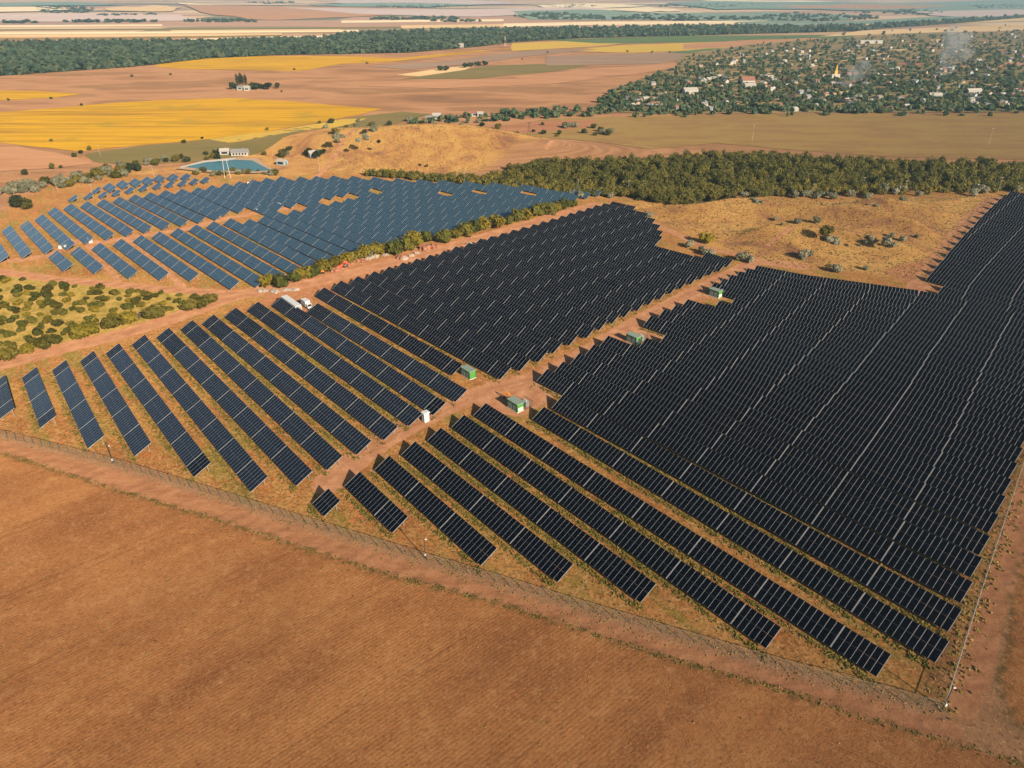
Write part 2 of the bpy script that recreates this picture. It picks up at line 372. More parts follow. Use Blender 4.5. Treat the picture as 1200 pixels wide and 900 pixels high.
# stubble field with drill lines across the rows, turning along the headland near the corner
sx_ = g.n('SeparateXYZ'); g.set(sx_.inputs[0], P)
turn = g.sstep(g.math('ADD', sx_.outputs[0], g.math('MULTIPLY', n_big, 30)), 38, 62)
wob = g.math('MULTIPLY', g.noise(P, .03, 3, .5), 13.0)
Sc = g.math('ADD', g.math('MULTIPLY', Uc, g.math('SUBTRACT', 1.0, turn)), g.math('MULTIPLY', g.math('ADD', g.math('MULTIPLY', sx_.outputs[0], .55), sx_.outputs[1]), turn))
line = g.math('SINE', g.math('ADD', g.math('MULTIPLY', Sc, 9.2), wob))
line2 = g.math('SINE', g.math('ADD', g.math('MULTIPLY', Sc, .9), g.math('MULTIPLY', wob, .35)))
lgate = g.sstep(g.noise(g.mapv(UVv, (.05, .02, 1), (3, 9, 0)), 1, 4, .6), .36, .62)
st = g.ramp(g.noise(g.mapv(UVv, (.07, .024, 1)), 1, 8, .68), [(.30, (.185, .083, .038)), (.42, (.27, .126, .054)), (.52, (.345, .172, .072)), (.62, (.405, .215, .092)), (.74, (.27, .14, .056))])
st = g.mix(g.math('MULTIPLY', g.sstep(g.noise(g.mapv(UVv, (4.6, 1.5, 1)), 1, 6, .78), .47, .60), .55), st, (.47, .255, .10))
st = g.mix(g.math('MULTIPLY', g.sstep(g.noise(g.mapv(UVv, (3.4, 1.0, 1), (7, 3, 0)), 1, 6, .80), .50, .60), .50), st, (.10, .042, .016))
st = g.mix(g.math('MULTIPLY', g.math('MULTIPLY', g.math('MULTIPLY_ADD', line, .5, .5), lgate), .22), st, (.12, .05, .02))
tram = g.math('ABSOLUTE', g.math('SUBTRACT', g.math('FRACT', g.math('MULTIPLY', g.math('ADD', Sc, g.math('MULTIPLY', n_big, 4)), 1 / 21.0)), .5))
tram = g.math('SUBTRACT', 1.0, g.sstep(g.math('ABSOLUTE', g.math('SUBTRACT', tram, .045)), .006, .022))
st = g.mix(g.math('MULTIPLY', g.math('MULTIPLY', tram, g.sstep(n_mid, .38, .58)), .34), st, (.14, .06, .025))
st = g.mix(g.math('MULTIPLY', g.math('MULTIPLY_ADD', line2, .5, .5), .07), st, (.42, .24, .10))
st = g.mix(g.math('MULTIPLY', g.sstep(g.noise(g.mapv(P, (.05, .11, 1)), 1, 6, .7), .62, .72), .4), st, (.20, .15, .04))
st = g.mix(g.math('MULTIPLY', g.sstep(n_grit, .54, .68), .35), st, (.08, .035, .015))
st = g.mix(g.math('MULTIPLY', g.sstep(g.noise(g.mapv(UVv, (.022, .012, 1), (4, 8, 0)), 1, 5, .6), .44, .64), .26), st, (.17, .08, .038))
st = g.mix(g.math('MULTIPLY', g.sstep(g.noise(g.mapv(P, (.35, .35, 1), (2, 6, 0)), 1, 5, .7), .50, .66), .28), st, (.48, .30, .15))
st = g.mix(1.0, st, (.98, .92, .88), 'MULTIPLY')
ms = g.sstep(g.math('ADD', g.attr('m_stub'), g.math('MULTIPLY', g.math('SUBTRACT', n_fine, .5), .5)), .35, .65)
col = g.mix(ms, col, st)
# weedy verge between track and stubble
edge = g.math('MULTIPLY', g.math('MULTIPLY', g.attr('m_stub'), g.math('SUBTRACT', 1.0, g.attr('m_stub'))), 4.0)
col = g.mix(g.math('MULTIPLY', g.math('MULTIPLY', edge, g.sstep(n_fine, .40, .62)), .85), col, (.10, .075, .025))
col = g.mix(g.math('MULTIPLY', g.attr('m_rut_shade'), g.math('MULTIPLY', g.sstep(n_fine, .3, .6), .8)), col, (.12, .065, .04))  # ruts and rail shadow darkened in the soil colour
# clods, stones and straw: small hard specks on everything near
nearf = g.math('SUBTRACT', 1.0, g.sstep(ysep.outputs[1], 430, 620))
dk = g.sstep(g.noise(P, 1.5, 3, .6), .555, .63); lt = g.sstep(g.noise(g.mapv(P, (1, 1, 1), (31, 17, 5)), 1.9, 3, .6), .57, .65)
soft = g.math('SUBTRACT', 1.0, g.math('MULTIPLY', g.math('MAXIMUM', g.attr('m_road'), g.attr('m_track')), .72))
soft = g.math('MULTIPLY', soft, g.math('SUBTRACT', 1.0, g.math('MULTIPLY', g.attr('m_stub'), .62)))
dk = g.math('MULTIPLY', g.math('MULTIPLY', dk, nearf), soft); lt = g.math('MULTIPLY', g.math('MULTIPLY', lt, nearf), soft)
col = g.mix(g.math('MULTIPLY', dk, .62), col, (.105, .052, .024))
col = g.mix(g.math('MULTIPLY', lt, .45), col, (.56, .36, .19))
col = g.mix(1.0, col, (.77, .70, .63), 'MULTIPLY')
g.color(col)
hgt = g.math('ADD', g.math('ADD', g.math('MULTIPLY', n_fine, .6), g.math('MULTIPLY', n_grit, .35)), g.math('MULTIPLY', g.math('MULTIPLY', line, ms), .03))
g.bump(hgt, .75, .45)
me.materials.append(g.m)
tag(link(bpy.data.objects.new('ground', me)), kind='structure')

# ------------------------------------------------------------------ field sheets
def crop(name, stops, sc=(.02, .06), fine=0.3, rough=.95):
    k = NT(name, rough, .1); k.b.inputs['Diffuse Roughness'].default_value = 1.0; p = k.pos()
    f = k.noise(k.mapv(p, (sc[0], sc[1], 1)), 1, 6, .62)
    c = k.ramp(f, stops)
    c = k.mix(k.math('MULTIPLY', k.noise(p, .25, 4, .7), fine), c, tuple(x * .45 for x in stops[0][1]))
    c = k.mix(1.0, c, (.74, .73, .72), 'MULTIPLY')
    return k.color(c).m
def sunflower():
    k = NT('sunflower_crop', .95, .1); k.b.inputs['Diffuse Roughness'].default_value = 1.0; p = k.pos()
    a = k.noise(k.mapv(p, (.004, .05, 1)), 1, 6, .65); b_ = k.noise(k.mapv(p, (.007, .14, 1), (5, 2, 0)), 1, 5, .7); c_ = k.noise(p, .02, 5, .6)
    c = k.ramp(a, [(.34, (.27, .145, .018)), (.44, (.41, .225, .012)), (.54, (.49, .275, .010)), (.66, (.37, .205, .014))])
    c = k.mix(k.math('MULTIPLY', k.sstep(b_, .50, .60), .70), c, (.27, .15, .02))
    c = k.mix(k.math('MULTIPLY', k.sstep(c_, .55, .68), .5), c, (.22, .17, .025))
    return k.color(k.mix(1.0, c, (.72, .71, .70), 'MULTIPLY')).m
M_SUNF = sunflower()
M_OLIVE = crop('green_stubble', [(.3, (.13, .115, .04)), (.5, (.17, .135, .05)), (.7, (.21, .15, .06))], (.01, .04))
M_OCHRE = crop('dry_pasture', [(.3, (.235, .155, .055)), (.46, (.31, .205, .068)), (.58, (.25, .145, .058)), (.74, (.36, .24, .09))], (.016, .06), .5)
M_RUST = crop('ploughed_earth', [(.3, (.27, .12, .06)), (.5, (.33, .155, .08)), (.7, (.38, .19, .10))], (.012, .05))
M_PINK = crop('pink_plough', [(.3, (.33, .165, .082)), (.5, (.40, .21, .108)), (.7, (.45, .25, .14))], (.01, .05))
M_GREY = crop('grey_plough', [(.3, (.22, .15, .10)), (.5, (.27, .18, .125)), (.7, (.31, .21, .14))], (.008, .04))
M_CREAM = crop('cream_stubble', [(.3, (.60, .48, .30)), (.5, (.68, .55, .36)), (.7, (.74, .62, .42))], (.003, .02), .1)
M_WHEAT = crop('wheat_stubble', [(.3, (.50, .34, .17)), (.5, (.56, .39, .20)), (.7, (.60, .44, .25))], (.003, .02), .1)
M_LEEK = crop('green_crop', [(.3, (.075, .12, .045)), (.5, (.095, .14, .055)), (.7, (.13, .15, .06))], (.006, .03), .15)
M_YELG = crop('yellow_green_crop', [(.3, (.38, .27, .05)), (.5, (.46, .31, .05)), (.7, (.42, .25, .06))], (.006, .03), .15)
M_VILL = crop('village_ground', [(.3, (.13, .12, .06)), (.5, (.22, .17, .08)), (.64, (.36, .22, .10)), (.75, (.42, .26, .12))], (.02, .035))
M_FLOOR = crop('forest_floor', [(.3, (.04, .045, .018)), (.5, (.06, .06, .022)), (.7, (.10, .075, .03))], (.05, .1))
LIFT = [0.0]
def sheet(name, px, mat, dense=False):
    LIFT[0] += 0.012; z = 0.03 + LIFT[0]
    P2 = poly_pts(px); bm = bmesh.new()
    vs_ = [bm.verts.new((a, b, 0)) for a, b in P2]; bm.faces.new(vs_)
    bmesh.ops.triangulate(bm, faces=bm.faces[:])
    for _ in range(7 if dense else 4):
        es = [e for e in bm.edges if e.calc_length() > (14 if dense else 160)]
        if not es: break
        bmesh.ops.subdivide_edges(bm, edges=es, cuts=1); bmesh.ops.triangulate(bm, faces=bm.faces[:])
    for v in bm.verts: v.co.z = float(zt(v.co.x, v.co.y)) + z + 4.0 * float(smooth(math.hypot(v.co.x, v.co.y), 2400, 4500))
    m = bpy.data.meshes.new(name); bm.normal_update()
    for f in bm.faces:
        if f.normal.z < 0: f.normal_flip()
        f.smooth = True
    bm.to_mesh(m); bm.free(); m.materials.append(mat)
    return tag(link(bpy.data.objects.new(name, m)), kind='structure')
def wavy(px, amp=0.8, n=4):
    out = []
    for (a, b), (c, d) in zip(px, px[1:] + px[:1]):
        for k in range(n):
            t = k / n; out.append((a + (c - a) * t + random.uniform(-amp, amp) * 2 * (k > 0), b + (d - b) * t + random.uniform(-amp, amp) * .25 * (k > 0)))
    return out
def stripe(name, mat, pts, th): sheet(name, [(x, y - th / 2) for x, y in pts] + [(x, y + th / 2) for x, y in pts[::-1]], mat)
stripe('cream_field', M_CREAM, [(-60, 51), (90, 49.5), (180, 48.5), (300, 45), (400, 43)], 3.2)
stripe('wheat_field', M_WHEAT, [(-60, 43), (200, 41), (330, 40.5)], 3)
stripe('green_strip_field', M_OLIVE, [(-60, 46), (120, 45), (330, 41.5)], 1.4)
stripe('cream_field', M_CREAM, [(-60, 39.5), (200, 38), (420, 36)], 2.2)
stripe('green_strip_field', M_OLIVE, [(-60, 35.5), (250, 34), (480, 32)], 1.8)
stripe('wheat_field', M_WHEAT, [(200, 36), (400, 35)], 1.6)
stripe('cream_field', M_CREAM, [(-60, 31.2), (190, 29.5)], 1.8)
stripe('cream_field', M_CREAM, [(400, 25.5), (500, 24.6), (590, 23.8)], 2.4)
stripe('wheat_field', M_WHEAT, [(470, 31.5), (600, 29.8)], 3.5)
stripe('cream_field', M_CREAM, [(590, 29.5), (700, 27.2), (900, 26)], 3.6)
sheet('pink_field', [(470, 17), (560, 18), (640, 16), (600, 11), (400, 13), (400, 21)], M_PINK)
sheet('sunflower_field', wavy([(180, 78), (196, 72), (240, 68), (290, 65.5), (400, 66), (440, 67), (470, 69), (400, 75), (350, 83.5), (270, 82), (215, 81)]), M_SUNF)
sheet('sunflower_field', wavy([(390, 75), (470, 68), (540, 61), (590, 57), (640, 53), (600, 56.5), (520, 66), (440, 74)]), M_SUNF)
sheet('sunflower_field', wavy([(-40, 106), (40, 106.5), (95, 110), (60, 115), (-40, 120)]), M_SUNF)
sheet('sunflower_field', wavy([(-40, 135), (60, 127), (130, 121), (200, 117), (270, 115), (330, 118), (400, 124), (448, 127.5), (420, 135), (330, 152), (270, 162), (215, 166), (150, 172), (95, 177.5), (50, 173), (-40, 163)]), M_SUNF)
sheet('green_field', wavy([(100, 181), (160, 172), (215, 167), (330, 153.5), (420, 137), (470, 131), (505, 134), (440, 152), (380, 162), (300, 181), (230, 190), (150, 194), (110, 190)]), M_OLIVE, True)
sheet('yellow_green_field', wavy([(245, 164), (330, 153), (400, 140), (430, 139), (390, 152), (330, 163), (270, 170)]), M_YELG, True)
sheet('pink_field', wavy([(-60, 175), (20, 172), (70, 180), (110, 192), (60, 199), (-60, 207)]), M_PINK, True)
sheet('ochre_field', wavy([(566, 151), (640, 140), (720, 137), (800, 135.5), (900, 134), (1060, 133.5), (1300, 133), (1300, 190), (1040, 184), (930, 176), (840, 168), (760, 176), (700, 168), (620, 160)]), M_OCHRE, True)
sheet('rust_field', wavy([(560, 152), (620, 143), (700, 140), (690, 150), (600, 158)]), M_RUST, True)
sheet('green_field', wavy([(520, 84), (580, 77), (640, 75), (690, 77), (650, 84), (560, 92), (470, 93)]), M_OLIVE)
sheet('orange_field', wavy([(465, 88), (520, 80), (560, 76), (545, 82), (490, 90)]), M_WHEAT)
sheet('yellow_green_field', wavy([(600, 51), (670, 48), (740, 50), (690, 55), (600, 60)]), M_YELG)
sheet('green_field', wavy([(640, 47), (800, 42), (1000, 41), (1000, 45), (800, 50), (700, 51)]), M_LEEK)
sheet('yellow_green_field', wavy([(660, 60), (730, 53), (820, 50), (960, 45), (930, 50), (820, 59), (740, 62)]), M_YELG)
sheet('orange_field', wavy([(800, 52), (880, 47), (965, 44.5), (940, 50), (860, 55.5), (800, 58)]), M_PINK)
sheet('green_field', wavy([(770, 63), (830, 57), (880, 56), (850, 61), (800, 65)]), M_LEEK)
sheet('grey_field', wavy([(640, 66), (780, 62), (830, 65), (770, 75), (640, 77)]), M_GREY)
sheet('pink_field', wavy([(600, 91), (700, 80), (780, 76), (820, 72), (790, 80), (740, 88), (620, 96)]), M_PINK)
sheet('pink_field', wavy([(420, 101), (560, 93), (720, 91), (640, 99), (520, 104)]), M_PINK)
sheet('grey_field', wavy([(430, 78), (520, 72), (580, 64), (640, 58), (700, 58), (620, 66), (560, 74), (480, 82)]), M_GREY)
sheet('village_ground', wavy([(690, 131), (720, 104), (790, 80), (800, 64), (880, 52), (980, 45), (1100, 37), (1320, 32), (1320, 131), (900, 133), (800, 134)]), M_VILL)
sheet('ochre_field', wavy([(1010, 36), (1110, 32), (1300, 24), (1300, 34), (1100, 38), (960, 43)]), M_WHEAT)
sheet('pink_field', wavy([(1090, 80), (1140, 76), (1200, 72), (1250, 71), (1250, 74), (1150, 81)]), M_PINK)

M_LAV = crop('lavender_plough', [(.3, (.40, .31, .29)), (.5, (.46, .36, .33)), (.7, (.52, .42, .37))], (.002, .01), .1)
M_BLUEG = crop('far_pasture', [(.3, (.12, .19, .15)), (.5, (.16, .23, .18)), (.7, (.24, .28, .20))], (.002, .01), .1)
FARP = [('lavender_field', M_LAV, [(-40, 18), (95, 16.5), (210, 17.5), (240, 24), (100, 26), (-40, 25)]), ('pink_field', M_PINK, [(215, 8), (330, 9), (500, 10.5), (480, 16), (320, 24), (250, 18)]), ('cream_field', M_CREAM, [(210, 6.2), (300, 6.4), (420, 7), (400, 8), (230, 7.8)]),
        ('green_field', M_BLUEG, [(-40, 5.5), (80, 5), (150, 8), (40, 9), (-40, 9)]), ('cream_field', M_CREAM, [(-40, 10.5), (60, 9.8), (85, 13), (20, 15), (-40, 15.5)]), ('lavender_field', M_LAV, [(330, 10), (540, 12), (700, 9), (720, 14), (560, 20), (420, 17)]),
        ('cream_field', M_CREAM, [(620, 7), (690, 5), (760, 8), (700, 10.5), (640, 10)]), ('cream_field', M_CREAM, [(700, 11), (760, 9), (800, 13.5), (760, 15)]), ('green_field', M_BLUEG, [(600, 14), (680, 12), (780, 16), (900, 15), (1000, 18), (1000, 24), (800, 24), (620, 23)]),
        ('green_field', M_BLUEG, [(780, 5), (900, 3), (1040, 6), (1240, 2), (1240, 13), (1080, 15), (960, 12), (840, 12)]), ('pink_field', M_PINK, [(900, 8.5), (1000, 7), (1110, 9), (1080, 11.5), (940, 11)]), ('cream_field', M_CREAM, [(820, 4), (900, 1.5), (1010, 3), (930, 5)]),
        ('lavender_field', M_LAV, [(1070, 15), (1240, 13), (1240, 21), (1150, 22), (1090, 19)]), ('wheat_field', M_WHEAT, [(1020, 27), (1150, 22.5), (1240, 19), (1240, 24), (1100, 29.5), (1000, 31)]), ('green_field', M_BLUEG, [(860, 26), (1000, 25), (1120, 20), (1150, 22), (1040, 28), (900, 31)]),
        ('lavender_field', M_LAV, [(400, 2), (560, 3), (620, 6), (520, 7), (380, 5)]), ('green_field', M_BLUEG, [(360, 7.2), (450, 5.2), (560, 7), (500, 9.5), (400, 9)]), ('wheat_field', M_WHEAT, [(120, 11.5), (180, 8.5), (215, 10), (200, 14.5), (130, 14)])]
for nm, mt_, px_ in FARP: sheet(nm, wavy(px_, 3.0, 3), mt_)
for px_ in ([(905, 107), (952, 105.5), (955, 108.5), (910, 110)], [(950, 108), (995, 107), (990, 112), (955, 112.5)], [(862, 122), (896, 121), (898, 124.5), (866, 125.5)], [(926, 99), (945, 97.5), (942, 100.5), (928, 101)], [(1114, 97.5), (1131, 96.5), (1130, 100), (1116, 100.5)], [(1088, 112), (1150, 114), (1140, 118), (1092, 117)], [(1043, 75), (1060, 73.5), (1085, 75), (1070, 78)], [(760, 110), (785, 108), (782, 112), (764, 113)], [(845, 76), (862, 75), (860, 78), (846, 78.5)], [(1176, 100), (1215, 99), (1215, 104), (1180, 104)], [(735, 124), (770, 121), (766, 125), (740, 127)], [(1090, 47), (1108, 46), (1106, 49), (1092, 49)]):
    sheet('garden_plot', wavy(px_, .8, 3), random.choice([M_OCHRE, M_RUST, M_WHEAT, M_OLIVE]))
stripe('village_street', M_WHEAT, [(700, 128), (790, 112), (850, 95), (930, 82), (1010, 68), (1080, 55)], 1.0)
stripe('village_street', M_WHEAT, [(800, 131), (900, 118), (1010, 110), (1100, 104), (1210, 96)], 1.1)
stripe('village_street', M_WHEAT, [(820, 70), (900, 66), (1020, 60), (1210, 52)], .7)
# ------------------------------------------------------------------ pond
POND = [(216, 197), (240, 192), (275, 188.5), (296, 189.5), (308, 196), (318, 201), (300, 202.5), (250, 201.5)]
M_WATER = NT('pond_water', .25, .3).color((.02, .13, .115)).m
M_CONC = flat('pale_concrete', (.62, .58, .50), .8, vary=.15)
sheet('pond_rim', [(206, 199), (238, 189.5), (276, 186), (302, 187), (314, 197), (325, 202), (300, 204.5), (246, 203.5)], flat('pale_bank', (.50, .34, .20), .9), True)
sheet('water', POND, M_WATER, True)
stripe('concrete_edge', M_CONC, [(212, 197.6), (240, 191), (276, 187.4)], 1.6)

# ------------------------------------------------------------------ solar tables
M_GLASS = NT('panel_glass', .10, .22).color((.0016, .0022, .004)).m
M_ALU = flat('aluminium_frame', (.44, .45, .47), .45, .3, vary=.06)
M_BLACKF = flat('black_frame', (.035, .036, .04), .45, .0, vary=.06)
M_RAIL = flat('bright_rail', (.29, .285, .275), .5, .0, vary=.05)
M_STEEL = flat('galvanised_steel', (.42, .42, .40), .5, .5)
def array_mat(name, cell, spec):                         # glass with frame lines laid out in module units
  k = NT(name, .12, spec)
  tc = k.n('TexCoord').outputs['UV']; sp = k.n('SeparateXYZ'); k.set(sp.inputs[0], tc)
  def lines(c, w):
    fr = k.math('FRACT', c); return k.math('MAXIMUM', k.math('LESS_THAN', fr, w), k.math('GREATER_THAN', fr, 1 - w))
  l1 = lines(sp.outputs[0], .024); l2_ = lines(sp.outputs[1], .010); lm = k.math('MAXIMUM', l1, l2_)
  k.color(k.mix(l1, k.mix(l2_, cell, (.09, .09, .10)), (.36, .37, .39)))
  k.set(k.b.inputs['Roughness'], k.math('MULTIPLY_ADD', lm, .3, .12))
  return k.m
M_ARRAY = array_mat('black_panel_glass', (.0016, .0022, .004), .22)
M_GREYA = array_mat('sky_sheen_panel_glass', (.004, .006, .009), .6)  # front-left glass, lightened and more specular to show the reflected sky
M_GLASSF = NT('sky_sheen_module_glass', .13, .6).color((.004, .006, .009)).m  # same lightened, sky-reflecting glass for single modules
M_BLUE = array_mat('blue_panel_glass', (.023, .062, .088), .95)   # the older rear park has blue cells
ZL, ZH, HW = 0.7, 2.9, 2.05
TILT = math.atan2(ZH - ZL, 2 * HW); SL = math.hypot(2 * HW, ZH - ZL); ZM = (ZL + ZH) / 2
PW = 1.165
def slope_pt(x, s, o=0.0):                               # s along the slope from its middle, o above the glass
    return (x, s * math.cos(TILT) - o * math.sin(TILT), ZM + s * math.sin(TILT) + o * math.cos(TILT))
mod = MB(); w2, l2, fr, th = 1.135 / 2, (SL / 2 - .03) / 2, 0.024, .035
mod.box((0, 0, -th / 2), (2 * w2, 2 * l2, th - .004), m=2)
o_ = [(-w2, -l2), (w2, -l2), (w2, l2), (-w2, l2)]; i_ = [(-w2 + fr, -l2 + fr), (w2 - fr, -l2 + fr), (w2 - fr, l2 - fr), (-w2 + fr, l2 - fr)]
for a in range(4):
    b = (a + 1) % 4; mod.quad((*o_[a], 0), (*o_[b], 0), (*i_[b], 0), (*i_[a], 0), 1 if a % 2 else 2)
mod.quad(*[(*p, -.001) for p in i_], 0)
ME_MOD = mod.mesh('solar_module', [M_GLASS, M_ALU, M_BLACKF])
ME_MODF = mod.mesh('solar_module', [M_GLASSF, M_ALU, M_BLACKF])
MC = {}
def tmesh(kind, n):
    """shared part meshes for a table of n modules a row"""
    if (kind, n) in MC: return MC[kind, n]
    L = n * PW; b = MB(); Mx = Matrix.Rotation(TILT, 4, 'X')
    if kind == 'rail': b.box((0, 0, 0), (.055, SL, .10), Mx, 0); me = b.mesh('end_rail', M_RAIL)
    elif kind == 'purlin': b.box((0, 0, 0), (L, .08, .10), Mx, 0); me = b.mesh('purlin', M_STEEL)
    elif kind == 'post_h': b.box((0, 0, 1.15), (.12, .10, 2.3)); me = b.mesh('post', M_STEEL)
    elif kind == 'post_l': b.box((0, 0, .5), (.12, .10, 1.0)); me = b.mesh('post', M_STEEL)
    elif kind == 'rafter': b.box((0, 0, 0), (.10, SL * .86, .12), Mx); me = b.mesh('rafter', M_STEEL)
    elif kind == 'frame':
        for s in (-1.2, 1.2): b.box(slope_pt(0, s, -.12), (L, .08, .10), Mx)
        for x in np.linspace(-L / 2 + .9, L / 2 - .9, max(2, round(L / 4))):
            b.box(slope_pt(x, 0, -.22), (.10, SL * .86, .12), Mx)
            b.box((x, 1.35, 1.1), (.12, .10, 2.2)); b.box((x, -1.35, .45), (.12, .10, .9))
        me = b.mesh('support_frame', M_STEEL)
    elif kind in ('array', 'blue', 'grey'):
        P4 = [slope_pt(-L / 2, -SL / 2), slope_pt(L / 2, -SL / 2), slope_pt(L / 2, SL / 2), slope_pt(-L / 2, SL / 2)]
        Q4 = [slope_pt(-L / 2, -SL / 2, -.04), slope_pt(L / 2, -SL / 2, -.04), slope_pt(L / 2, SL / 2, -.04), slope_pt(-L / 2, SL / 2, -.04)]
        b.quad(*P4, m=0); b.quad(*Q4[::-1], m=1)
        for a in range(4): b.quad(P4[(a + 1) % 4], P4[a], Q4[a], Q4[(a + 1) % 4], m=1)
        me = b.mesh('panel_surface', [{'array': M_ARRAY, 'blue': M_BLUE, 'grey': M_GREYA}[kind], M_BLACKF]); uvl = me.uv_layers.new(name='UVMap')
        for j, c in enumerate(((0, 0), (n, 0), (n, 2), (0, 2))): uvl.data[j].uv = c
    MC[kind, n] = me; return me

TABLES = []                                              # dicts: centre, yaw, length, n, block, row, along
def lay(block, row, pts, cuts=None, pitch=14.6, first=None, start='near', gaps=(), per=1.185):
    """pts: polyline of the high edge as (u, v), ordered from near to far; tables of the given pitch are laid along it"""
    pts = sorted(pts); us = [p[0] for p in pts]; vs2 = [p[1] for p in pts]
    u0, u1 = us[0], us[-1]
    if cuts is None:
        cuts = [u0]; step = first or pitch
        if start == 'near':
            c = u0 + step
            while c < u1 - 2.2: cuts.append(c); c += pitch
            cuts.append(u1)
        else:
            cs = [u1]; c = u1 - step
            while c > u0 + 2.2: cs.append(c); c -= pitch
            cs.append(u0); cuts = cs[::-1]
    i = 0
    for a, b in zip(cuts[:-1], cuts[1:]):
        if b - a < 2.0: continue
        mid = (a + b) / 2
        if any(g0 <= mid <= g1 for g0, g1 in gaps): continue
        i += 1
        va, vb = np.interp([a, b], us, vs2)
        A = uvw(a, va - HW); B = uvw(b, vb - HW); c = (A + B) / 2
        dx, dy = A - B; L = math.hypot(dx, dy)
        n = max(2, round((L - .35) / per)); sx = (L - .19) / (n * PW)
        steep = (block == 'R' and 9 <= row <= 18) or (block == 'M' and 2 <= row <= 12)   # rows on the falling ground stand a little taller
        TABLES.append(dict(sy=1.03 if steep else 1.05 if block == 'F' else 1.0, sz=1.12 if steep else 1.0, c=c, yaw=math.atan2(dy, dx), L=L, n=n, sx=sx, block=block, row=row, i=i))

# front-left block
FN = {1: (207.8, 1.4), 2: (196.4, 9.1), 3: (178.2, 16.3), 4: (167.4, 24.3), 5: (149.7, 32.6), 6: (135.9, 40.6), 7: (131.4, 49.4), 8: (132.4, 57.6), 9: (133.6, 66.1), 10: (135, 74.5), 11: (136.5, 82.9), 12: (137, 90.7), 13: (138.9, 99.3)}
FF = {1: (231, 2.4), 2: (230.7, 10.2), 3: (230.3, 17.9), 4: (231.6, 25.7), 5: (232.4, 33.1), 6: (233.9, 41.1), 7: (234.4, 48.7), 8: (235.7, 56.7), 9: (235.8, 63.8), 10: (236.8, 71.8), 11: (237.1, 79.9), 12: (235.8, 88.2), 13: (222.3, 95.5)}
for r in FN: lay('F', r, [FN[r], FF[r]], pitch=12.0, first=5.2 if r <= 9 else 10.5, start='far', per=1.19)
# south rows with their measured joints
SCUT = {7: [117.5, 123.3], 8: [103.6, 111, 124.4], 9: [84.2, 98.5, 112.4, 125.6], 10: [71.3, 85.5, 99.3, 113.5, 126.8], 11: [57.7, 72.3, 86.8, 101.2, 114.6, 127.9],
        12: [37, 44.2, 58.8, 73.7, 88.9, 102.6, 116, 129.1], 13: [22.1, 30.2, 45.2, 60.3, 75.1, 89.6, 103.5, 117.3, 130.2]}
SVN = {7: 49.2, 8: 57.7, 9: 66.1, 10: 74.6, 11: 82.9, 12: 91.6, 13: 100.6}; SVF = {7: 49.3, 8: 57.7, 9: 66.3, 10: 74.3, 11: 82.7, 12: 90.9, 13: 98.9}
for r, c in SCUT.items(): lay('R', r - 6, [(c[0], SVN[r]), (c[-1], SVF[r])], cuts=c)
# right block
RV = {14: 110.9, 15: 119.5, 16: 128.3, 17: 136.6, 18: 144.6, 19: 153.2, 20: 161.2, 21: 169.0, 22: 176.9, 23: 184.7, 24: 192.3, 25: 199.7, 26: 206.2, 27: 213.2, 28: 219.8, 29: 226.5, 30: 235, 31: 242.8, 32: 250.3, 33: 258, 34: 266.8, 35: 275}
RL = {14: (118.8, 109.6), 15: (119.6, 117.2), 16: (133.5, 124.1), 17: (134, 130.9), 18: (134.9, 138.5), 19: (136.2, 146.1), 20: (137.8, 154.2), 21: (129, 162.5), 22: (127, 170), 23: (139.4, 176.8), 24: (140, 184.4), 25: (140.6, 191.5), 26: (141.2, 198.8),
      27: (133, 206.2), 28: (131, 213), 29: (145, 219.5), 30: (145.4, 226), 31: (145.8, 231.8), 32: (146, 237.4), 33: (146, 242.8), 34: (145.5, 248.4), 35: (131.7, 251.6)}
for r in RV:
    un = 17.1 + 1.45 * (r - 14)
    w_ = float(np.interp(r, [14, 18, 24, 30], [.45, .40, .27, .05])); mid = (86, RV[r] * (1 - w_) + RL[r][1] * w_)
    lay('R', r - 6, [(un, RV[r]), mid, RL[r]], pitch=14.7)
TOPV = [281.5, 287.8, 294.1, 302.8, 311.5, 320.4, 330.3, 340.0, 349.8, 359.8, 370, 380.3, 391, 401.8, 412.9, 424.3, 436, 447.4, 458.7]
TOPU = [88.5, 89.5, 97.8, 99.5, 101.2, 102.8, 105, 106.8, 108.6, 110.5, 112.3, 113.9, 116.1, 117.9, 119.8, 121.7, 123.5, 125.1, 126.1]
for j, (v, u) in enumerate(zip(TOPV, TOPU)):
    r = 36 + j; lay('R', r - 6, [(17.1 + 1.45 * (r - 14) + 2, v), (u, v)], pitch=14.7)
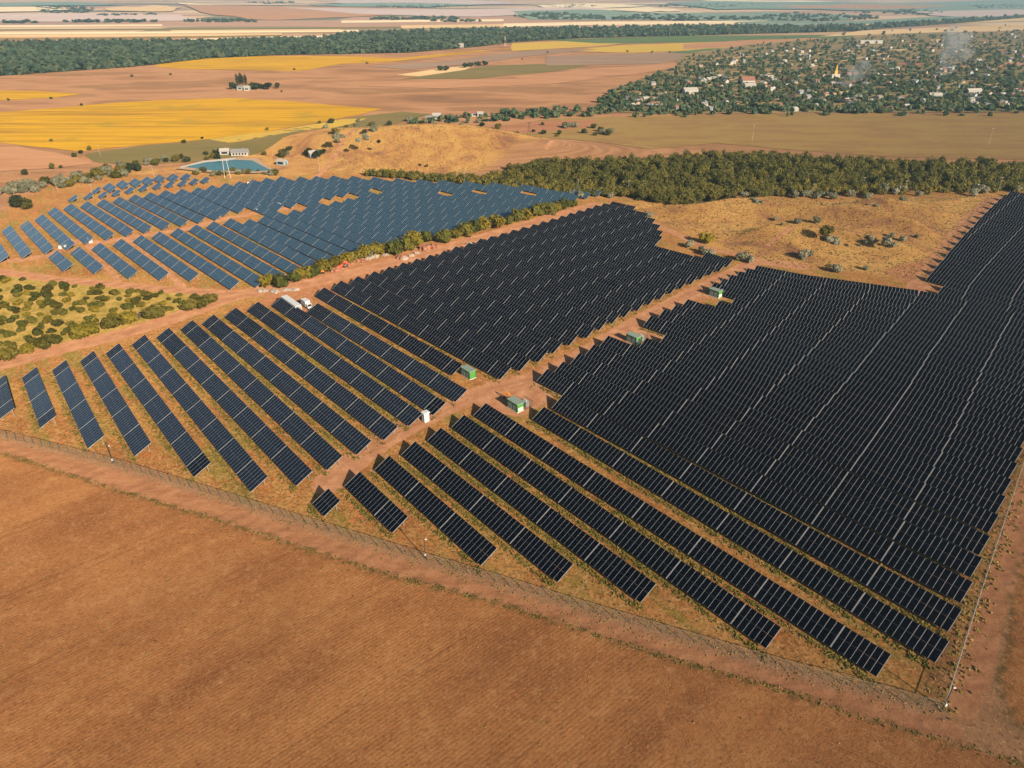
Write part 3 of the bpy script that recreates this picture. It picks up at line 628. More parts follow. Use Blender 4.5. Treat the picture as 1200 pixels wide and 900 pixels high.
# middle block
MR = {14: (152, 107.4), 15: (140.9, 116.7), 16: (141.2, 124.3), 17: (142, 132.3), 18: (143.4, 139.6), 19: (144.3, 147.4), 20: (144.6, 155.3), 21: (146.3, 163), 22: (147.2, 170.2), 23: (148.2, 177.3), 24: (148.9, 184.6), 25: (149.9, 191.8), 26: (151, 199.1), 27: (152, 206.4),
      28: (152.7, 213.2), 29: (153.2, 220.1), 30: (154, 226.9), 31: (154.5, 233.4), 32: (154.7, 239.7), 33: (191.5, 243.0), 34: (194, 248.6), 35: (199, 255), 36: (206, 261.6), 37: (214, 267.5), 38: (223, 272.4), 39: (235, 277)}
MF = {14: (234.7, 104.3), 15: (236.2, 112), 16: (236.3, 119.2), 17: (237.1, 126.8), 18: (237.9, 134), 19: (238.7, 140.9), 20: (238.9, 147.6), 21: (239.5, 154.6), 22: (240, 162), 23: (241.5, 169.2), 24: (241.8, 176.4), 25: (243.2, 183.8), 26: (244, 190.6), 27: (244.4, 197.2),
      28: (245, 204), 29: (245.4, 210.3), 30: (245.5, 216.8), 31: (246.4, 223.4), 32: (246.9, 230), 33: (247.5, 236.8), 34: (248.5, 243.6), 35: (249.3, 250.3), 36: (249.6, 257), 37: (250.5, 263.6), 38: (250.3, 269.4), 39: (250, 275.4)}
for r in MR: lay('M', r - 13, [MR[r], MF[r]], pitch=11.45, first=9.3, start='far')
lay('M', 21, [(155.8, 246.6), (168.7, 246.2)], pitch=12)
# rear blocks either side of the service lane
V350 = [20.3, 28.6, 36.9, 45.2, 53.4, 62, 70.4, 78.3, 86.5, 94.8, 103, 111.2, 118.9] + [126.7 + 7.6 * j for j in range(22)]
hedge = lambda v: np.interp(v, [37, 46, 55, 63.6, 73.5, 83.2, 92, 110, 170, 203, 270, 290], [325.5, 318.9, 300.8, 289.6, 280.6, 259, 256, 257, 262, 264.6, 269, 268])
upper = lambda v: np.interp(v, [20, 27, 35, 43, 50, 58, 104, 118, 133, 158, 164, 170, 175, 181, 194, 200, 210, 222, 235, 246, 257, 268, 278, 290], [392, 400.7, 404, 412.6, 422.5, 425, 423, 418, 418, 415.5, 414, 411, 408, 405, 397, 391, 378, 360, 344, 327, 310, 293, 276, 268])
lane = lambda v: np.interp(v, [20, 60, 120, 177, 193, 203, 210, 218, 234, 242, 252], [350, 350, 351, 350, 349, 341, 334, 325, 308, 298, 287])
for j, v3 in enumerate(V350):
    v2, v4 = 25 + 8.22 * j, 27.3 + 7.66 * (j - 1)
    un, uf = float(hedge(v2)), float(upper(v4 if j < 20 else v3))
    line_ = [(262, v2), (350, v3), (424, v4)]
    f = lambda u: float(np.interp(u, *zip(*line_)))
    lc = float(lane(v3)); hwid = 3.6 if j < 12 else 0.0
    if uf - un < 6: continue
    if j < 12:
        if j >= 2: lay('B', j + 1, [(un, f(un)), (lc - hwid - .8, f(lc - hwid - .8))], pitch=10.15)
        lay('T', j + 1, [(355.3 if j > 3 else 351, f(355)), (uf, f(uf))], pitch=9.9)
    else:
        gap = []
        if j in (12, 13): gap = [(338, 362)]
        elif j < 24 and j % 2 == 0 or j in (15, 19): gap = [(lc - 4.9, lc + 4.9)]
        elif j in (25, 27, 29): gap = [(lc - 4.9, lc + 4.9)]
        lay('B', j + 1, [(un, f(un)), (uf, f(uf))], pitch=10.15, gaps=gap)
# small tables by the pond
CL = [(443.6, 63.7, 6), (443.7, 71.2, 6), (454.7, 77.6, 6), (441.5, 77.8, 6), (460.9, 84.7, 15), (440.9, 84.3, 6), (463.5, 92.2, 14), (443.2, 91.6, 7), (463.4, 99, 14), (443.8, 98.9, 7), (463.4, 105.6, 14), (443.1, 106.1, 7),
      (464.2, 112.6, 13), (442.8, 112.9, 7), (461.5, 119.6, 12), (441.1, 119.3, 7), (456.8, 126, 9), (441.1, 125.9, 7), (440.4, 132, 7)]
for j, (u, v, L) in enumerate(CL): lay('C', j + 1, [(u - L, v + .3), (u, v)], pitch=7.2 if L > 9 else 20, per=1.2)

def table_view(t):
    c, s = math.cos(t['yaw']), math.sin(t['yaw']); q = []
    for x, y, z in ((-t['L'] / 2, -HW, ZL), (t['L'] / 2, -HW, ZL), (t['L'] / 2, HW, ZH), (-t['L'] / 2, HW, ZH)):
        px, py, dep = proj((t['c'][0] + c * x - s * y, t['c'][1] + s * x + c * y, z)); q.append((px, py))
    q = np.array(q); xc = np.clip(q[:, 0], 0, 1200); yc = np.clip(q[:, 1], 0, 900)
    ar = abs(np.dot(xc, np.roll(yc, 1)) - np.dot(yc, np.roll(xc, 1))) / 2
    return ar, q
for t in TABLES: t['area'], t['q'] = table_view(t)
TABLES = [t for t in TABLES if t['q'][:, 0].min() < 1225 and t['q'][:, 0].max() > -25]
vis = sorted([t for t in TABLES if t['area'] > 0], key=lambda t: -t['area'])
for r_, t in enumerate(vis): t['rank'] = r_
N_THING, N_FINE = 300, 96
# number the tables that stand in view, along each row
rows = {}
for t in TABLES:
    if t['area'] > 0: rows.setdefault((t['block'], t['row']), []).append(t)
for (b, r), ts in rows.items():
    ts.sort(key=lambda t: t['i'])
    far_count = b == 'R' and r >= 17
    for j, t in enumerate(ts[::-1] if far_count else ts): t['ord'] = j + 1
    for t in ts: t['end'] = 'far' if far_count else 'near'
NAMES = {'F': ('dark', 'row from left, front-left block'), 'R': ('black', 'row from the front, right block'), 'M': ('dark', 'row from the front, middle block'),
         'B': ('bluish', 'row from left, rear block'), 'T': ('bluish', 'row from left, above rear service lane'), 'C': ('small bluish', 'stand beside the pond')}
def table_label(t):
    a, b = NAMES[t['block']]
    return f"{a} solar table, {ordinal(t['ord'])} from its {t['end']} end, {ordinal(t['row'])} {b}"
rest_v, rest_f, rest_mi, rest_uv = [], [], [], []
def add_rest(t):
    n = t['n']; c, s = math.cos(t['yaw']), math.sin(t['yaw'])
    def T(p): x, y, z = p[0] * t['sx'], p[1] * t['sy'], p[2] * t['sz']; return (t['c'][0] + c * x - s * y, t['c'][1] + s * x + c * y, z)
    for kind, off, mb in (('array', 0, 4 if t['block'] in 'BTC' else 0), ('frame', 0, 2), ('rail', -1, 3), ('rail', 1, 3)):
        me = tmesh(kind, n); b = len(rest_v)
        for v in me.vertices:
            p = v.co if kind != 'rail' else Vector(slope_pt(v.co.x + off * (n * PW / 2 + .04), 0, -.0)) + Vector((0, v.co.y, v.co.z - .02))
            rest_v.append(T(p))
        for pl in me.polygons:
            rest_f.append(tuple(b + q for q in pl.vertices)); rest_mi.append(1 if kind == 'array' and pl.material_index else pl.material_index + mb)
            if kind == 'array' and pl.index == 0: rest_uv.extend([(0, 0), (n, 0), (n, 2), (0, 2)])
            else: rest_uv.extend([(.5, .5)] * len(pl.vertices))
for t in TABLES:
    if t.get('rank', 9999) >= N_THING: add_rest(t); continue
    n = t['n']; L = n * PW
    e = empty('solar_table', (t['c'][0], t['c'][1], 0), t['yaw'])
    e.scale = (t['sx'], t['sy'], t['sz']); e.rotation_euler[0] = random.gauss(0, R(.25))
    tag(e, table_label(t), 'solar table', 'solar tables in long parallel rows')
    for sgn in (-1, 1): put('end_rail', tmesh('rail', n), e, (sgn * (L / 2 + .04), 0, ZM - .02))
    if t['rank'] < N_FINE and t['block'] in 'FRM':
        for side in (-1, 1):
            for q in range(n):
                put('solar_module', ME_MODF if t['block'] == 'F' else ME_MOD, e, slope_pt(-L / 2 + (q + .5) * PW, side * (SL / 4), 0), (TILT, 0, 0))
        for s_ in (-1.2, 1.2): put('purlin', tmesh('purlin', n), e, slope_pt(0, s_, -.12))
        for x in ((-L / 2 + .9, 0, L / 2 - .9) if n > 4 else (-L / 2 + .9, L / 2 - .9)):
            put('rafter', tmesh('rafter', n), e, slope_pt(x, 0, -.22))
            put('post', tmesh('post_h', n), e, (x, 1.35, 0)); put('post', tmesh('post_l', n), e, (x, -1.35, 0))
    else:
        put('panel_surface', tmesh('blue' if t['block'] in 'BTC' else 'grey' if t['block'] == 'F' else 'array', n), e); put('support_frame', tmesh('frame', n), e)
me = bpy.data.meshes.new('distant_solar_tables'); me.from_pydata(rest_v, [], rest_f); me.update()
for m in (M_ARRAY, M_BLACKF, M_STEEL, M_RAIL, M_BLUE): me.materials.append(m)
me.polygons.foreach_set('material_index', rest_mi); uvl = me.uv_layers.new(name='UVMap')
uvl.data.foreach_set('uv', np.array(rest_uv, np.float32).reshape(-1))
tag(link(bpy.data.objects.new('distant_solar_tables', me)), 'hundreds of smaller solar tables filling the rear and far blocks', 'solar tables', kind='stuff')
print('TABLES', len(TABLES), 'visible', len(vis), 'modules', sum(2 * t['n'] for t in vis[:N_FINE]))

# ------------------------------------------------------------------ vegetation
OLIVE = leafmat('olive_foliage', [(.25, (.07, .068, .014)), (.5, (.125, .112, .020)), (.75, (.20, .16, .028)), (.95, (.28, .20, .034))])
YELLOW = leafmat('yellowing_foliage', [(.25, (.14, .115, .014)), (.5, (.23, .185, .022)), (.75, (.31, .235, .026)), (.95, (.38, .27, .03))])
SILVER = leafmat('silver_foliage', [(.25, (.17, .165, .10)), (.5, (.26, .25, .155)), (.75, (.34, .32, .21)), (.95, (.42, .38, .26))])
DARK = leafmat('dark_foliage', [(.25, (.022, .035, .014)), (.5, (.04, .055, .020)), (.75, (.065, .075, .025)), (.95, (.09, .09, .03))])
BARE = leafmat('bare_twigs', [(.3, (.22, .16, .12)), (.7, (.34, .26, .19))])
BELT = leafmat('belt_foliage', [(.12, (.055, .064, .018)), (.36, (.125, .122, .029)), (.58, (.185, .165, .036)), (.78, (.26, .20, .036)), (.97, (.42, .28, .025))], True)
TOWN = leafmat('town_foliage', [(.2, (.05, .095, .055)), (.5, (.095, .145, .075)), (.75, (.15, .18, .08)), (.97, (.25, .21, .09))], True)
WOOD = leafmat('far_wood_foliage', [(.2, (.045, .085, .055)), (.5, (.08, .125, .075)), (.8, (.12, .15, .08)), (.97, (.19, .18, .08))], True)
MOSS = leafmat('mossy_foliage', [(.25, (.07, .08, .014)), (.5, (.12, .125, .022)), (.75, (.19, .17, .03)), (.95, (.26, .20, .035))])
M_TRUNK = flat('bark', (.14, .10, .07), .9)
BUSH = {}
for nm, mat, cnt in (('olive', OLIVE, 4), ('yellow', YELLOW, 3), ('silver', SILVER, 3), ('dark', DARK, 2), ('bare', BARE, 1), ('moss', MOSS, 3)):
    BUSH[nm] = [quads_mesh('shrub', clump(620 if nm != 'bare' else 160, 1.0, 1.5, .11 if nm != 'bare' else .07, 9), mat) for _ in range(cnt)]
def shrub(px, py, r, kind, label, group, name='shrub', cat='shrub', hs=1.0):
    p = ground(px, py)
    o = put(name, random.choice(BUSH[kind]), None, (p[0], p[1], p[2] - .05 * r), (0, 0, random.uniform(0, 6.28)))
    o.scale = (r * random.uniform(.88, 1.12), r * random.uniform(.88, 1.12), r * hs * random.uniform(.85, 1.15))
    return tag(o, label, cat, group)
# hedge between the rear and middle blocks
HEDGE = [(313, 336, 3.2), (330, 337, 3.6), (346, 331, 3.0), (357, 327, 3.6), (368, 324, 3.4), (380, 318, 3.8), (392, 314, 3.4), (404, 309, 3.8), (416, 306, 3.6), (428, 302, 3.6), (440, 298, 3.8), (451, 297, 3.2), (464, 299, 4.4), (478, 294, 4.6), (489, 288, 4.2), (500, 284, 3.4),
         (521, 284, 4.8), (535, 279, 4.0), (546, 276, 4.4), (556, 274, 4.2), (567, 270, 4.0), (582, 268, 4.4), (596, 263, 3.4), (607, 260, 4.0), (617, 258, 4.2), (630, 253, 4.4), (640, 252, 4.6), (650, 249, 3.4), (661, 245, 3.6), (672, 243, 2.6)]
for i, (x, y, r) in enumerate(HEDGE):
    kd = 'yellow' if i in (0, 3, 5, 6, 7, 8, 9, 10, 11, 14, 17, 20, 21, 24, 27) else 'moss'
    shrub(x, y, r, kd, f"{'yellowing' if kd == 'yellow' else 'olive green'} hedge shrub, {ordinal(i + 1)} along the line between rear and middle blocks", 'hedge shrubs between the rear and middle blocks')
# orchard
G1 = 'low olive bushes of the young orchard'
pts = []
for u in np.arange(236, 352, 4.3):
    for v in np.arange(-110, 76, 4.5):
        uu, vv = u + random.uniform(-1.6, 1.6), v + random.uniform(-1.6, 1.6)
        q = uvw(uu, vv); px, py, dep = proj((q[0], q[1], 0))
        ylo = np.interp(px, [-40, 0, 110, 200, 265], [432, 418, 390, 364, 348]); yhi = np.interp(px, [-40, 0, 140, 265], [322, 324, 340, 350])
        if -18 < px < 262 and yhi < py < ylo and random.random() < .86: pts.append((px, py))
for x, y in pts:
    shrub(x, y, random.uniform(1.1, 2.3), random.choice(['olive', 'olive', 'moss', 'moss', 'yellow']), 'low olive bush growing in rows in the dry orchard beside the dirt road', G1, 'orchard_bush', 'bush', .75)
for i, (x, y, r, kd) in enumerate([(-8, 428, 3.0, 'olive'), (14, 421, 3.4, 'olive'), (33, 414, 2.8, 'yellow'), (52, 408, 3.0, 'olive'), (66, 403, 2.6, 'olive'), (92, 398, 3.8, 'yellow'), (106, 392, 3.4, 'yellow'), (134, 384, 3.6, 'olive'), (150, 380, 3.4, 'yellow'), (161, 374, 2.4, 'bare'), (180, 374, 3.8, 'olive'), (190, 371, 3.0, 'olive'), (222, 364, 3.2, 'olive'), (236, 360, 3.4, 'olive'), (248, 355, 3.0, 'olive')]):
    shrub(x, y, r, kd, f"{dict(olive='olive green', yellow='yellow-green', bare='leafless grey')[kd]} shrub, {ordinal(i + 1)} from left on the orchard's roadside edge", 'shrubs along the orchard edge', hs=.85)
# silver bushes on the dry hill and its rim
SIL = [(830, 300, 2.6), (822, 296, 2.0), (808, 290, 2.4), (870, 306, 3.2), (878, 308, 2.2), (940, 303, 2.6), (948, 301, 2.0), (980, 319, 2.6), (935, 262, 2.0), (956, 262, 2.2), (970, 284, 2.6), (978, 285, 2.2), (990, 284, 2.2), (1004, 287, 2.6), (1012, 290, 2.4), (1022, 286, 2.2), (1030, 290, 2.4), (1038, 287, 2.6), (1046, 290, 2.2), (1058, 283, 2.0), (1045, 278, 1.8), (1020, 281, 1.8), (1057, 240, 2.6),
       (930, 232, 3.0), (944, 231, 3.2), (956, 233, 2.4), (964, 231, 2.8), (975, 234, 2.6), (996, 231, 2.6), (1017, 233, 2.6), (1034, 226, 3.2), (1048, 228, 3.0), (1056, 227, 2.8), (1076, 230, 2.2), (1138, 230, 2.6), (1146, 226, 3.4), (1154, 227, 3.0), (1190, 225, 3.0), (905, 229, 2.6), (885, 228, 2.4), (872, 231, 2.2), (760, 256, 2.2), (715, 232, 2.0), (680, 232, 2.4), (670, 229, 2.0)]
for _ in range(34):
    cx, cy = random.choice([(1010, 286), (1010, 286), (1035, 282), (985, 318), (940, 264), (1050, 244), (900, 240), (1000, 242), (1120, 240), (830, 292)])
    SIL.append((cx + random.gauss(0, 24), cy + random.gauss(0, 3.5), random.uniform(.9, 1.8)))
SIL = [q for q in SIL if not (q[1] > np.interp(q[0], [735, 830, 888, 930, 1097, 1180], [240, 286, 306, 318, 322, 232]))] + [q for q in SIL[:45] if q[1] > np.interp(q[0], [735, 830, 888, 930, 1097, 1180], [240, 286, 306, 318, 322, 232])]
for x, y, r in SIL:
    shrub(x, y, r, 'silver', 'pale silver-grey bush on the dry grassy hill beside the dark forest', 'silver bushes around the dry hill', 'silver_bush', 'bush', 1.05)
shrub(966, 276, 3.4, 'olive', 'round dark green bush standing alone midway on the dry hill', None, 'round_bush', 'bush')
shrub(828, 285, 3.4, 'yellow', 'yellow-green bush at the top corner of the middle block', None, 'round_bush', 'bush')
shrub(22, 243, 4.6, 'dark', 'larger dark green bush in the gully at left of the rear block', None, 'round_bush', 'bush')
shrub(34, 245, 3.6, 'olive', 'olive bush beside the darker one in the left gully', None, 'round_bush', 'bush')
# silvery thicket on the bank behind the small tables
TH = 'silvery thicket along the bank behind the small tables'
for _ in range(64):
    x = random.uniform(-12, 150); y = np.interp(x, [0, 60, 140], [226, 219, 203]) + random.uniform(-6, 5)
    shrub(x, y, random.uniform(2.0, 3.4), random.choice(['silver', 'silver', 'olive']), 'greyish bush packed into the thicket on the bank at far left', TH, 'thicket_bush', 'bush')
for _ in range(46):
    x = random.uniform(140, 440); y = np.interp(x, [140, 215, 250, 330, 440], [200, 186, 182, 180, 158]) + random.uniform(-5, 5)
    if 268 < x < 300 and y > 176: continue
    shrub(x, y, random.uniform(1.8, 3.4), random.choice(['silver', 'olive', 'dark']), 'scattered scrub bush on the ground between pond and green field', 'scrub bushes around the pond', 'scrub_bush', 'bush')
for _ in range(34):
    x = random.uniform(226, 326); y = random.uniform(201.5, 206.5)
    shrub(x, y, random.uniform(1.2, 2.2), random.choice(['silver', 'olive']), 'small reed-like bush on the near bank of the pond', 'bushes on the near pond bank', 'bank_bush', 'bush')
for _ in range(44):
    x = random.uniform(380, 720); y = np.interp(x, [380, 500, 600, 720], [150, 146, 152, 158]) + random.uniform(-7, 8)
    shrub(x, y, random.uniform(1.6, 3.4), random.choice(['silver', 'dark', 'olive']), 'dark scrub bush dotted along the crest of the sandy rise', 'scrub bushes on the sandy rise', 'scrub_bush', 'bush')
for x, y in [(402, 172), (415, 170), (419, 176), (444, 168), (492, 195), (500, 196), (596, 181), (360, 176), (372, 178), (384, 180), (60, 166), (95, 180), (88, 184), (105, 176), (30, 205), (62, 198), (72, 197), (216, 168), (237, 163), (313, 153), (375, 145), (330, 108), (60, 116), (96, 124), (10, 118), (155, 90), (200, 88), (345, 82), (430, 75), (612, 70), (642, 62), (735, 61), (764, 62), (785, 62)]:
    shrub(x, y, random.uniform(1.2, 2.4), random.choice(['dark', 'moss']), 'lone dark bush out on the open fields', 'lone bushes on the open fields', 'field_bush', 'bush')

# forest belt: every tree is leaf clumps on a trunk, one dense wood
def sample_px(poly, n):
    P2 = np.array(poly, float); lo, hi = P2.min(0), P2.max(0); out = []
    while len(out) < n:
        c = rng.uniform(lo, hi, (n, 2)); c = c[in_poly(c[:, 0], c[:, 1], P2)]; out += c.tolist()
    return out[:n]
def wood(name, spots, mat, tree_n, size, rr, hh, label, lobes=5, tintf=None, rim=None):
    proto = [clump(tree_n, 1.0, 1.5, size, lobes, .15) for _ in range(6)]; Q = []; T = []
    for i, (px, py) in enumerate(spots):
        p = ground(px, py); r = random.uniform(*rr); h = random.uniform(*hh) / 1.5
        c = proto[i % 6]; a = random.uniform(0, 6.28); ca, sa = math.cos(a), math.sin(a)
        q = np.stack([(c[..., 0] * ca - c[..., 1] * sa) * r + p[0], (c[..., 0] * sa + c[..., 1] * ca) * r + p[1], c[..., 2] * h + p[2] - .2], -1)
        Q.append(q); T.append(np.full(len(q), (tintf(px, py) if tintf else random.random())) + rng.uniform(-.08, .08, len(q)))
    me = quads_mesh(name, np.concatenate(Q), mat, np.concatenate(T))
    return tag(link(bpy.data.objects.new(name, me)), label, 'forest', kind='stuff')
BELT_PX = [(572, 209), (598, 199), (640, 191), (700, 192), (770, 188), (800, 184), (860, 182), (930, 187), (1000, 189), (1080, 193), (1220, 197), (1220, 223), (1150, 222), (1080, 224), (1000, 226), (940, 228), (880, 226), (850, 229), (820, 234), (795, 237), (765, 237), (735, 231), (690, 223), (640, 216)]
STRIP_PX = [(428, 204), (520, 208), (600, 213), (660, 219), (720, 228), (740, 231), (700, 231), (600, 222), (520, 214), (430, 207)]
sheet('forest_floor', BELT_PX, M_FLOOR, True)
def belt_tint(px, py):
    e = np.interp(px, [570, 640, 700, 735, 765, 820, 850, 940, 1220], [212, 216, 223, 231, 237, 234, 229, 228, 223]) - py
    return min(1, max(0, random.gauss(.42, .18) + (.22 if e < 9 and random.random() < .4 else 0)))
RAG = [(x + random.gauss(0, 5), y + random.gauss(0, 1.5)) for x, y in sample_px([(600, 203), (680, 196), (770, 191), (900, 188), (1220, 198), (1220, 221), (1000, 225), (880, 226), (850, 229), (800, 238), (735, 231), (640, 217)], 330)]
wood('forest', sample_px(BELT_PX, 1500) + [(x + random.gauss(0, 3), y + random.uniform(-2, 2.5)) for x, y in sample_px([(575, 209), (640, 217), (735, 232), (800, 238), (850, 231), (940, 229), (1220, 224), (1220, 219), (940, 224), (850, 226), (800, 233), (735, 227), (640, 211)], 300)], BELT, 240, .105, (1.5, 3.4), (2.6, 6.0), 'dense dark mixed forest belt behind the solar park', 6, belt_tint)
wood('forest_tall_trees', RAG, BELT, 380, .085, (2.6, 4.6), (5.6, 9.2), 'taller trees rising through the dark forest belt', 8, lambda a, b: min(1, max(0, random.gauss(.30, .2))))
wood('forest_strip', sample_px(STRIP_PX, 420), BELT, 120, .18, (1.6, 2.6), (2.8, 4.6), 'low strip of young trees behind the rear panels', 5)
FW = [(-40, 55), (30, 52), (130, 51), (250, 50), (390, 46), (400, 41), (520, 37), (700, 33), (830, 31), (960, 32), (1000, 31), (1100, 25), (1220, 17), (1220, 20), (1120, 28), (1040, 33), (1000, 37), (900, 39.5), (800, 42), (680, 45), (600, 50), (560, 55), (480, 62), (320, 65), (240, 69), (190, 75), (150, 79), (60, 85), (-40, 92)]
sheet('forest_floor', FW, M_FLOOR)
wood('far_forest', sample_px(FW, 5600), WOOD, 26, .50, (4, 8), (6, 11), 'blue-green riverside forest stretching across the plain', 4)
VPX = wavy([(692, 130), (722, 106), (790, 82), (800, 66), (880, 54), (985, 46), (1100, 39), (1240, 34), (1240, 132), (1160, 129), (1120, 133), (1080, 129), (1010, 134), (960, 131), (900, 134), (850, 131), (800, 135), (740, 131)], 5, 5)
FR = sample_px([(560, 141), (600, 134), (690, 131), (740, 98), (800, 76), (800, 62), (900, 46), (1100, 33), (1240, 28), (1240, 137), (1000, 137), (800, 138), (650, 138)], 520)
FR = FR + sample_px([(470, 146), (560, 134), (700, 128), (700, 136), (560, 144)], 90)
wood('village_trees', FR + sample_px(VPX, 3300), TOWN, 44, .36, (1.4, 4.2), (2.2, 6.0), 'countless garden trees filling the village', 4)
DT = [([(60, 26.2), (110, 24.6), (150, 25.4), (180, 25), (182, 26.6), (120, 27)], 46), ([(205, 25), (250, 23.8), (300, 24.6), (300, 26), (230, 26.4)], 40), ([(420, 23.4), (450, 21), (500, 20.4), (540, 21.6), (538, 23), (470, 23.6)], 60), ([(38, 9), (70, 7), (112, 9), (104, 15), (80, 16.5), (52, 15)], 120), ([(500, 25), (560, 24.4), (570, 25.6), (520, 26.4)], 20),
      ([(596, 20), (640, 15), (690, 17), (720, 22), (660, 24)], 110), ([(700, 23), (760, 17), (850, 20), (900, 23), (800, 25)], 130), ([(860, 22), (930, 16), (1010, 18), (1040, 22), (960, 26)], 140), ([(1000, 15), (1060, 12), (1110, 15), (1090, 18)], 60), ([(290, 3), (340, 1.5), (350, 3.5), (310, 5)], 40), ([(0, 26), (40, 25), (50, 27), (10, 28)], 18),
      ([(430, 8), (520, 6.4), (560, 8), (480, 9.6)], 50), ([(640, 8), (680, 6), (700, 8), (660, 10)], 30), ([(1130, 8), (1220, 5), (1220, 9), (1150, 11)], 50), ([(110, 18), (180, 16.6), (186, 18), (120, 19.4)], 24), ([(760, 8), (840, 4.4), (900, 6), (840, 10)], 60)]
for poly, n in DT: wood('distant_wood', sample_px(poly, n), WOOD, 18, .55, (5, 12), (5, 9), 'faint bluish clump of woodland far out on the plain', 3)

# trees with trunks: farmstead poplars, farm trees
def tree(px, py, h, r, mat, label, group, name='tree', cat='tree', slim=False):
    p = ground(px, py); e = empty(name, tuple(p)); tag(e, label, cat, group)
    MB().cyl((0, 0, -.2), (0, 0, h * .55), r * .10 + .12, .06, 7).build('trunk', M_TRUNK, e)
    q = clump(240, r, h * (.95 if slim else .85), r * (.22 if slim else .18), 8, .1); q[..., 2] += h * .08
    link(bpy.data.objects.new('crown', quads_mesh('crown', q, mat)), e); return e
for i, x in enumerate((279.5, 282.5, 285.5, 289)):
    tree(x, 103, 16, 2.2, DARK, f"slim dark poplar at the lone farmstead, {ordinal(i + 1)} from left of four", 'poplars at the lone farmstead', 'poplar_tree', 'tree', True)
for i, x in enumerate((272, 276, 294, 297, 301, 306, 314, 325)):
    tree(x, 105 - (i % 2), random.uniform(6, 9), random.uniform(3.5, 5), DARK, f"round dark tree around the lone farmstead, {ordinal(i + 1)} from left", 'round trees at the lone farmstead')
for i, (x, y) in enumerate([(516, 83), (523, 83), (545, 79.5), (552, 78.5), (560, 77.5), (568, 77)]):
    tree(x, y, 7, 5, DARK, f"dark field tree in the short line on the plain, {ordinal(i + 1)} from left", 'field trees in a short line')
for i, (x, y) in enumerate([(362, 183), (372, 186), (378, 184)]):
    tree(x, y, 6, 3.4, DARK, f"dark tree sheltering the small white hut, {ordinal(i + 1)} from left", 'trees around the small white hut')

# weeds and dry grass: far too many to count
GRASS = leafmat('weed_blades', [(.10, (.06, .064, .012)), (.35, (.13, .12, .020)), (.55, (.28, .21, .05)), (.75, (.38, .25, .09)), (.95, (.34, .14, .045))], True)
gp, gt, gs = [], [], []
for t in TABLES:
    if t['c'][1] > 330: continue
    c, s_ = math.cos(t['yaw']), math.sin(t['yaw'])
    if t['c'][1] < 240:                                  # the green strip under each low edge
        dens = 11 if t['block'] == 'R' else 5
        for _ in range(int(t['L'] * dens)):
            x = random.uniform(-t['L'] / 2 - .4, t['L'] / 2 + .9); y = -HW - .75 + random.gauss(0, .42)
            if math.sin(x * .9 + t['c'][0] * .7) + math.sin(x * .37 + t['c'][1]) < random.uniform(-2.2, .9): continue
            gp.append((t['c'][0] + c * x - s_ * y, t['c'][1] + s_ * x + c * y)); gt.append(min(1, max(0, random.gauss(.26, .13)))); gs.append(random.uniform(.12, .28))
    for _ in range(int(t['L'] * (13 if t['c'][1] < 200 else 6))):
        x = random.uniform(-t['L'] / 2 - .6, t['L'] / 2 + .6); y = random.choice((random.gauss(-HW - .9, .45), random.gauss(-HW - .9, .45), random.uniform(-HW - 4.5, HW + .3)))
        if abs(math.sin(t['c'][0] * .05 + t['row'])) * random.random() > .55: continue
        gp.append((t['c'][0] + c * x - s_ * y, t['c'][1] + s_ * x + c * y)); gt.append(min(1, max(0, random.gauss(.42, .20)))); gs.append(random.uniform(.06, .19))
fp, sp_ = poly_pts(FENCE_PX), poly_pts(FIELD_EDGE)
def along(pts, n, spread, tint, size):
    seg = np.hypot(*np.diff(pts, axis=0).T); cum = np.concatenate([[0], np.cumsum(seg)]); q = rng.uniform(0, cum[-1], n)
    for a, b in zip(np.interp(q, cum, pts[:, 0]), np.interp(q, cum, pts[:, 1])):
        gp.append((a + random.gauss(0, spread), b + random.gauss(0, spread))); gt.append(min(1, max(0, random.gauss(tint, .2)))); gs.append(random.uniform(*size))
along(fp, 1700, 1.5, .6, (.06, .16)); along(sp_, 1300, .35, .25, (.06, .17)); along(sp_, 250, 2.2, .6, (.05, .13)); along(poly_pts(RIGHT_EDGE), 600, 1.4, .5, (.15, .3))
lo, hi = HILL.min(0) - 12, HILL.max(0) + 12
c = rng.uniform(lo, hi, (11000, 2)); c = c[sdist(c[:, 0], c[:, 1], HILL) > -7]
for a, b in c: gp.append((a, b)); gt.append(min(1, max(0, random.gauss(.66, .2)))); gs.append(random.uniform(.15, .38))
RISE = poly_pts([(385, 202), (376, 178), (430, 156), (500, 147), (570, 150), (640, 160), (600, 186), (560, 202), (430, 205)])
c = rng.uniform(RISE.min(0), RISE.max(0), (4500, 2)); c = c[in_poly(c[:, 0], c[:, 1], RISE)]
for a, b in c: gp.append((a, b)); gt.append(min(1, max(0, random.gauss(.66, .2)))); gs.append(random.uniform(.2, .42))
for box_, n, tn in (((-40, 900, 640, 1200), 3000, .62), ((-300, 300, -60, 320), 0, .5)):
    q = rng.uniform(0, 1, (n, 2)); X_ = -130 + 330 * q[:, 0]; Y_ = 55 + 130 * q[:, 1]
    ok = in_poly(X_, Y_, poly_pts(stub_px))
    for a, b in zip(X_[ok], Y_[ok]): gp.append((a, b)); gt.append(min(1, max(0, random.gauss(tn, .3)))); gs.append(random.uniform(.05, .14))
G = np.array(gp); S_ = np.array(gs); T_ = np.array(gt); zz = zt(G[:, 0], G[:, 1])
Qs, Ts = [], []
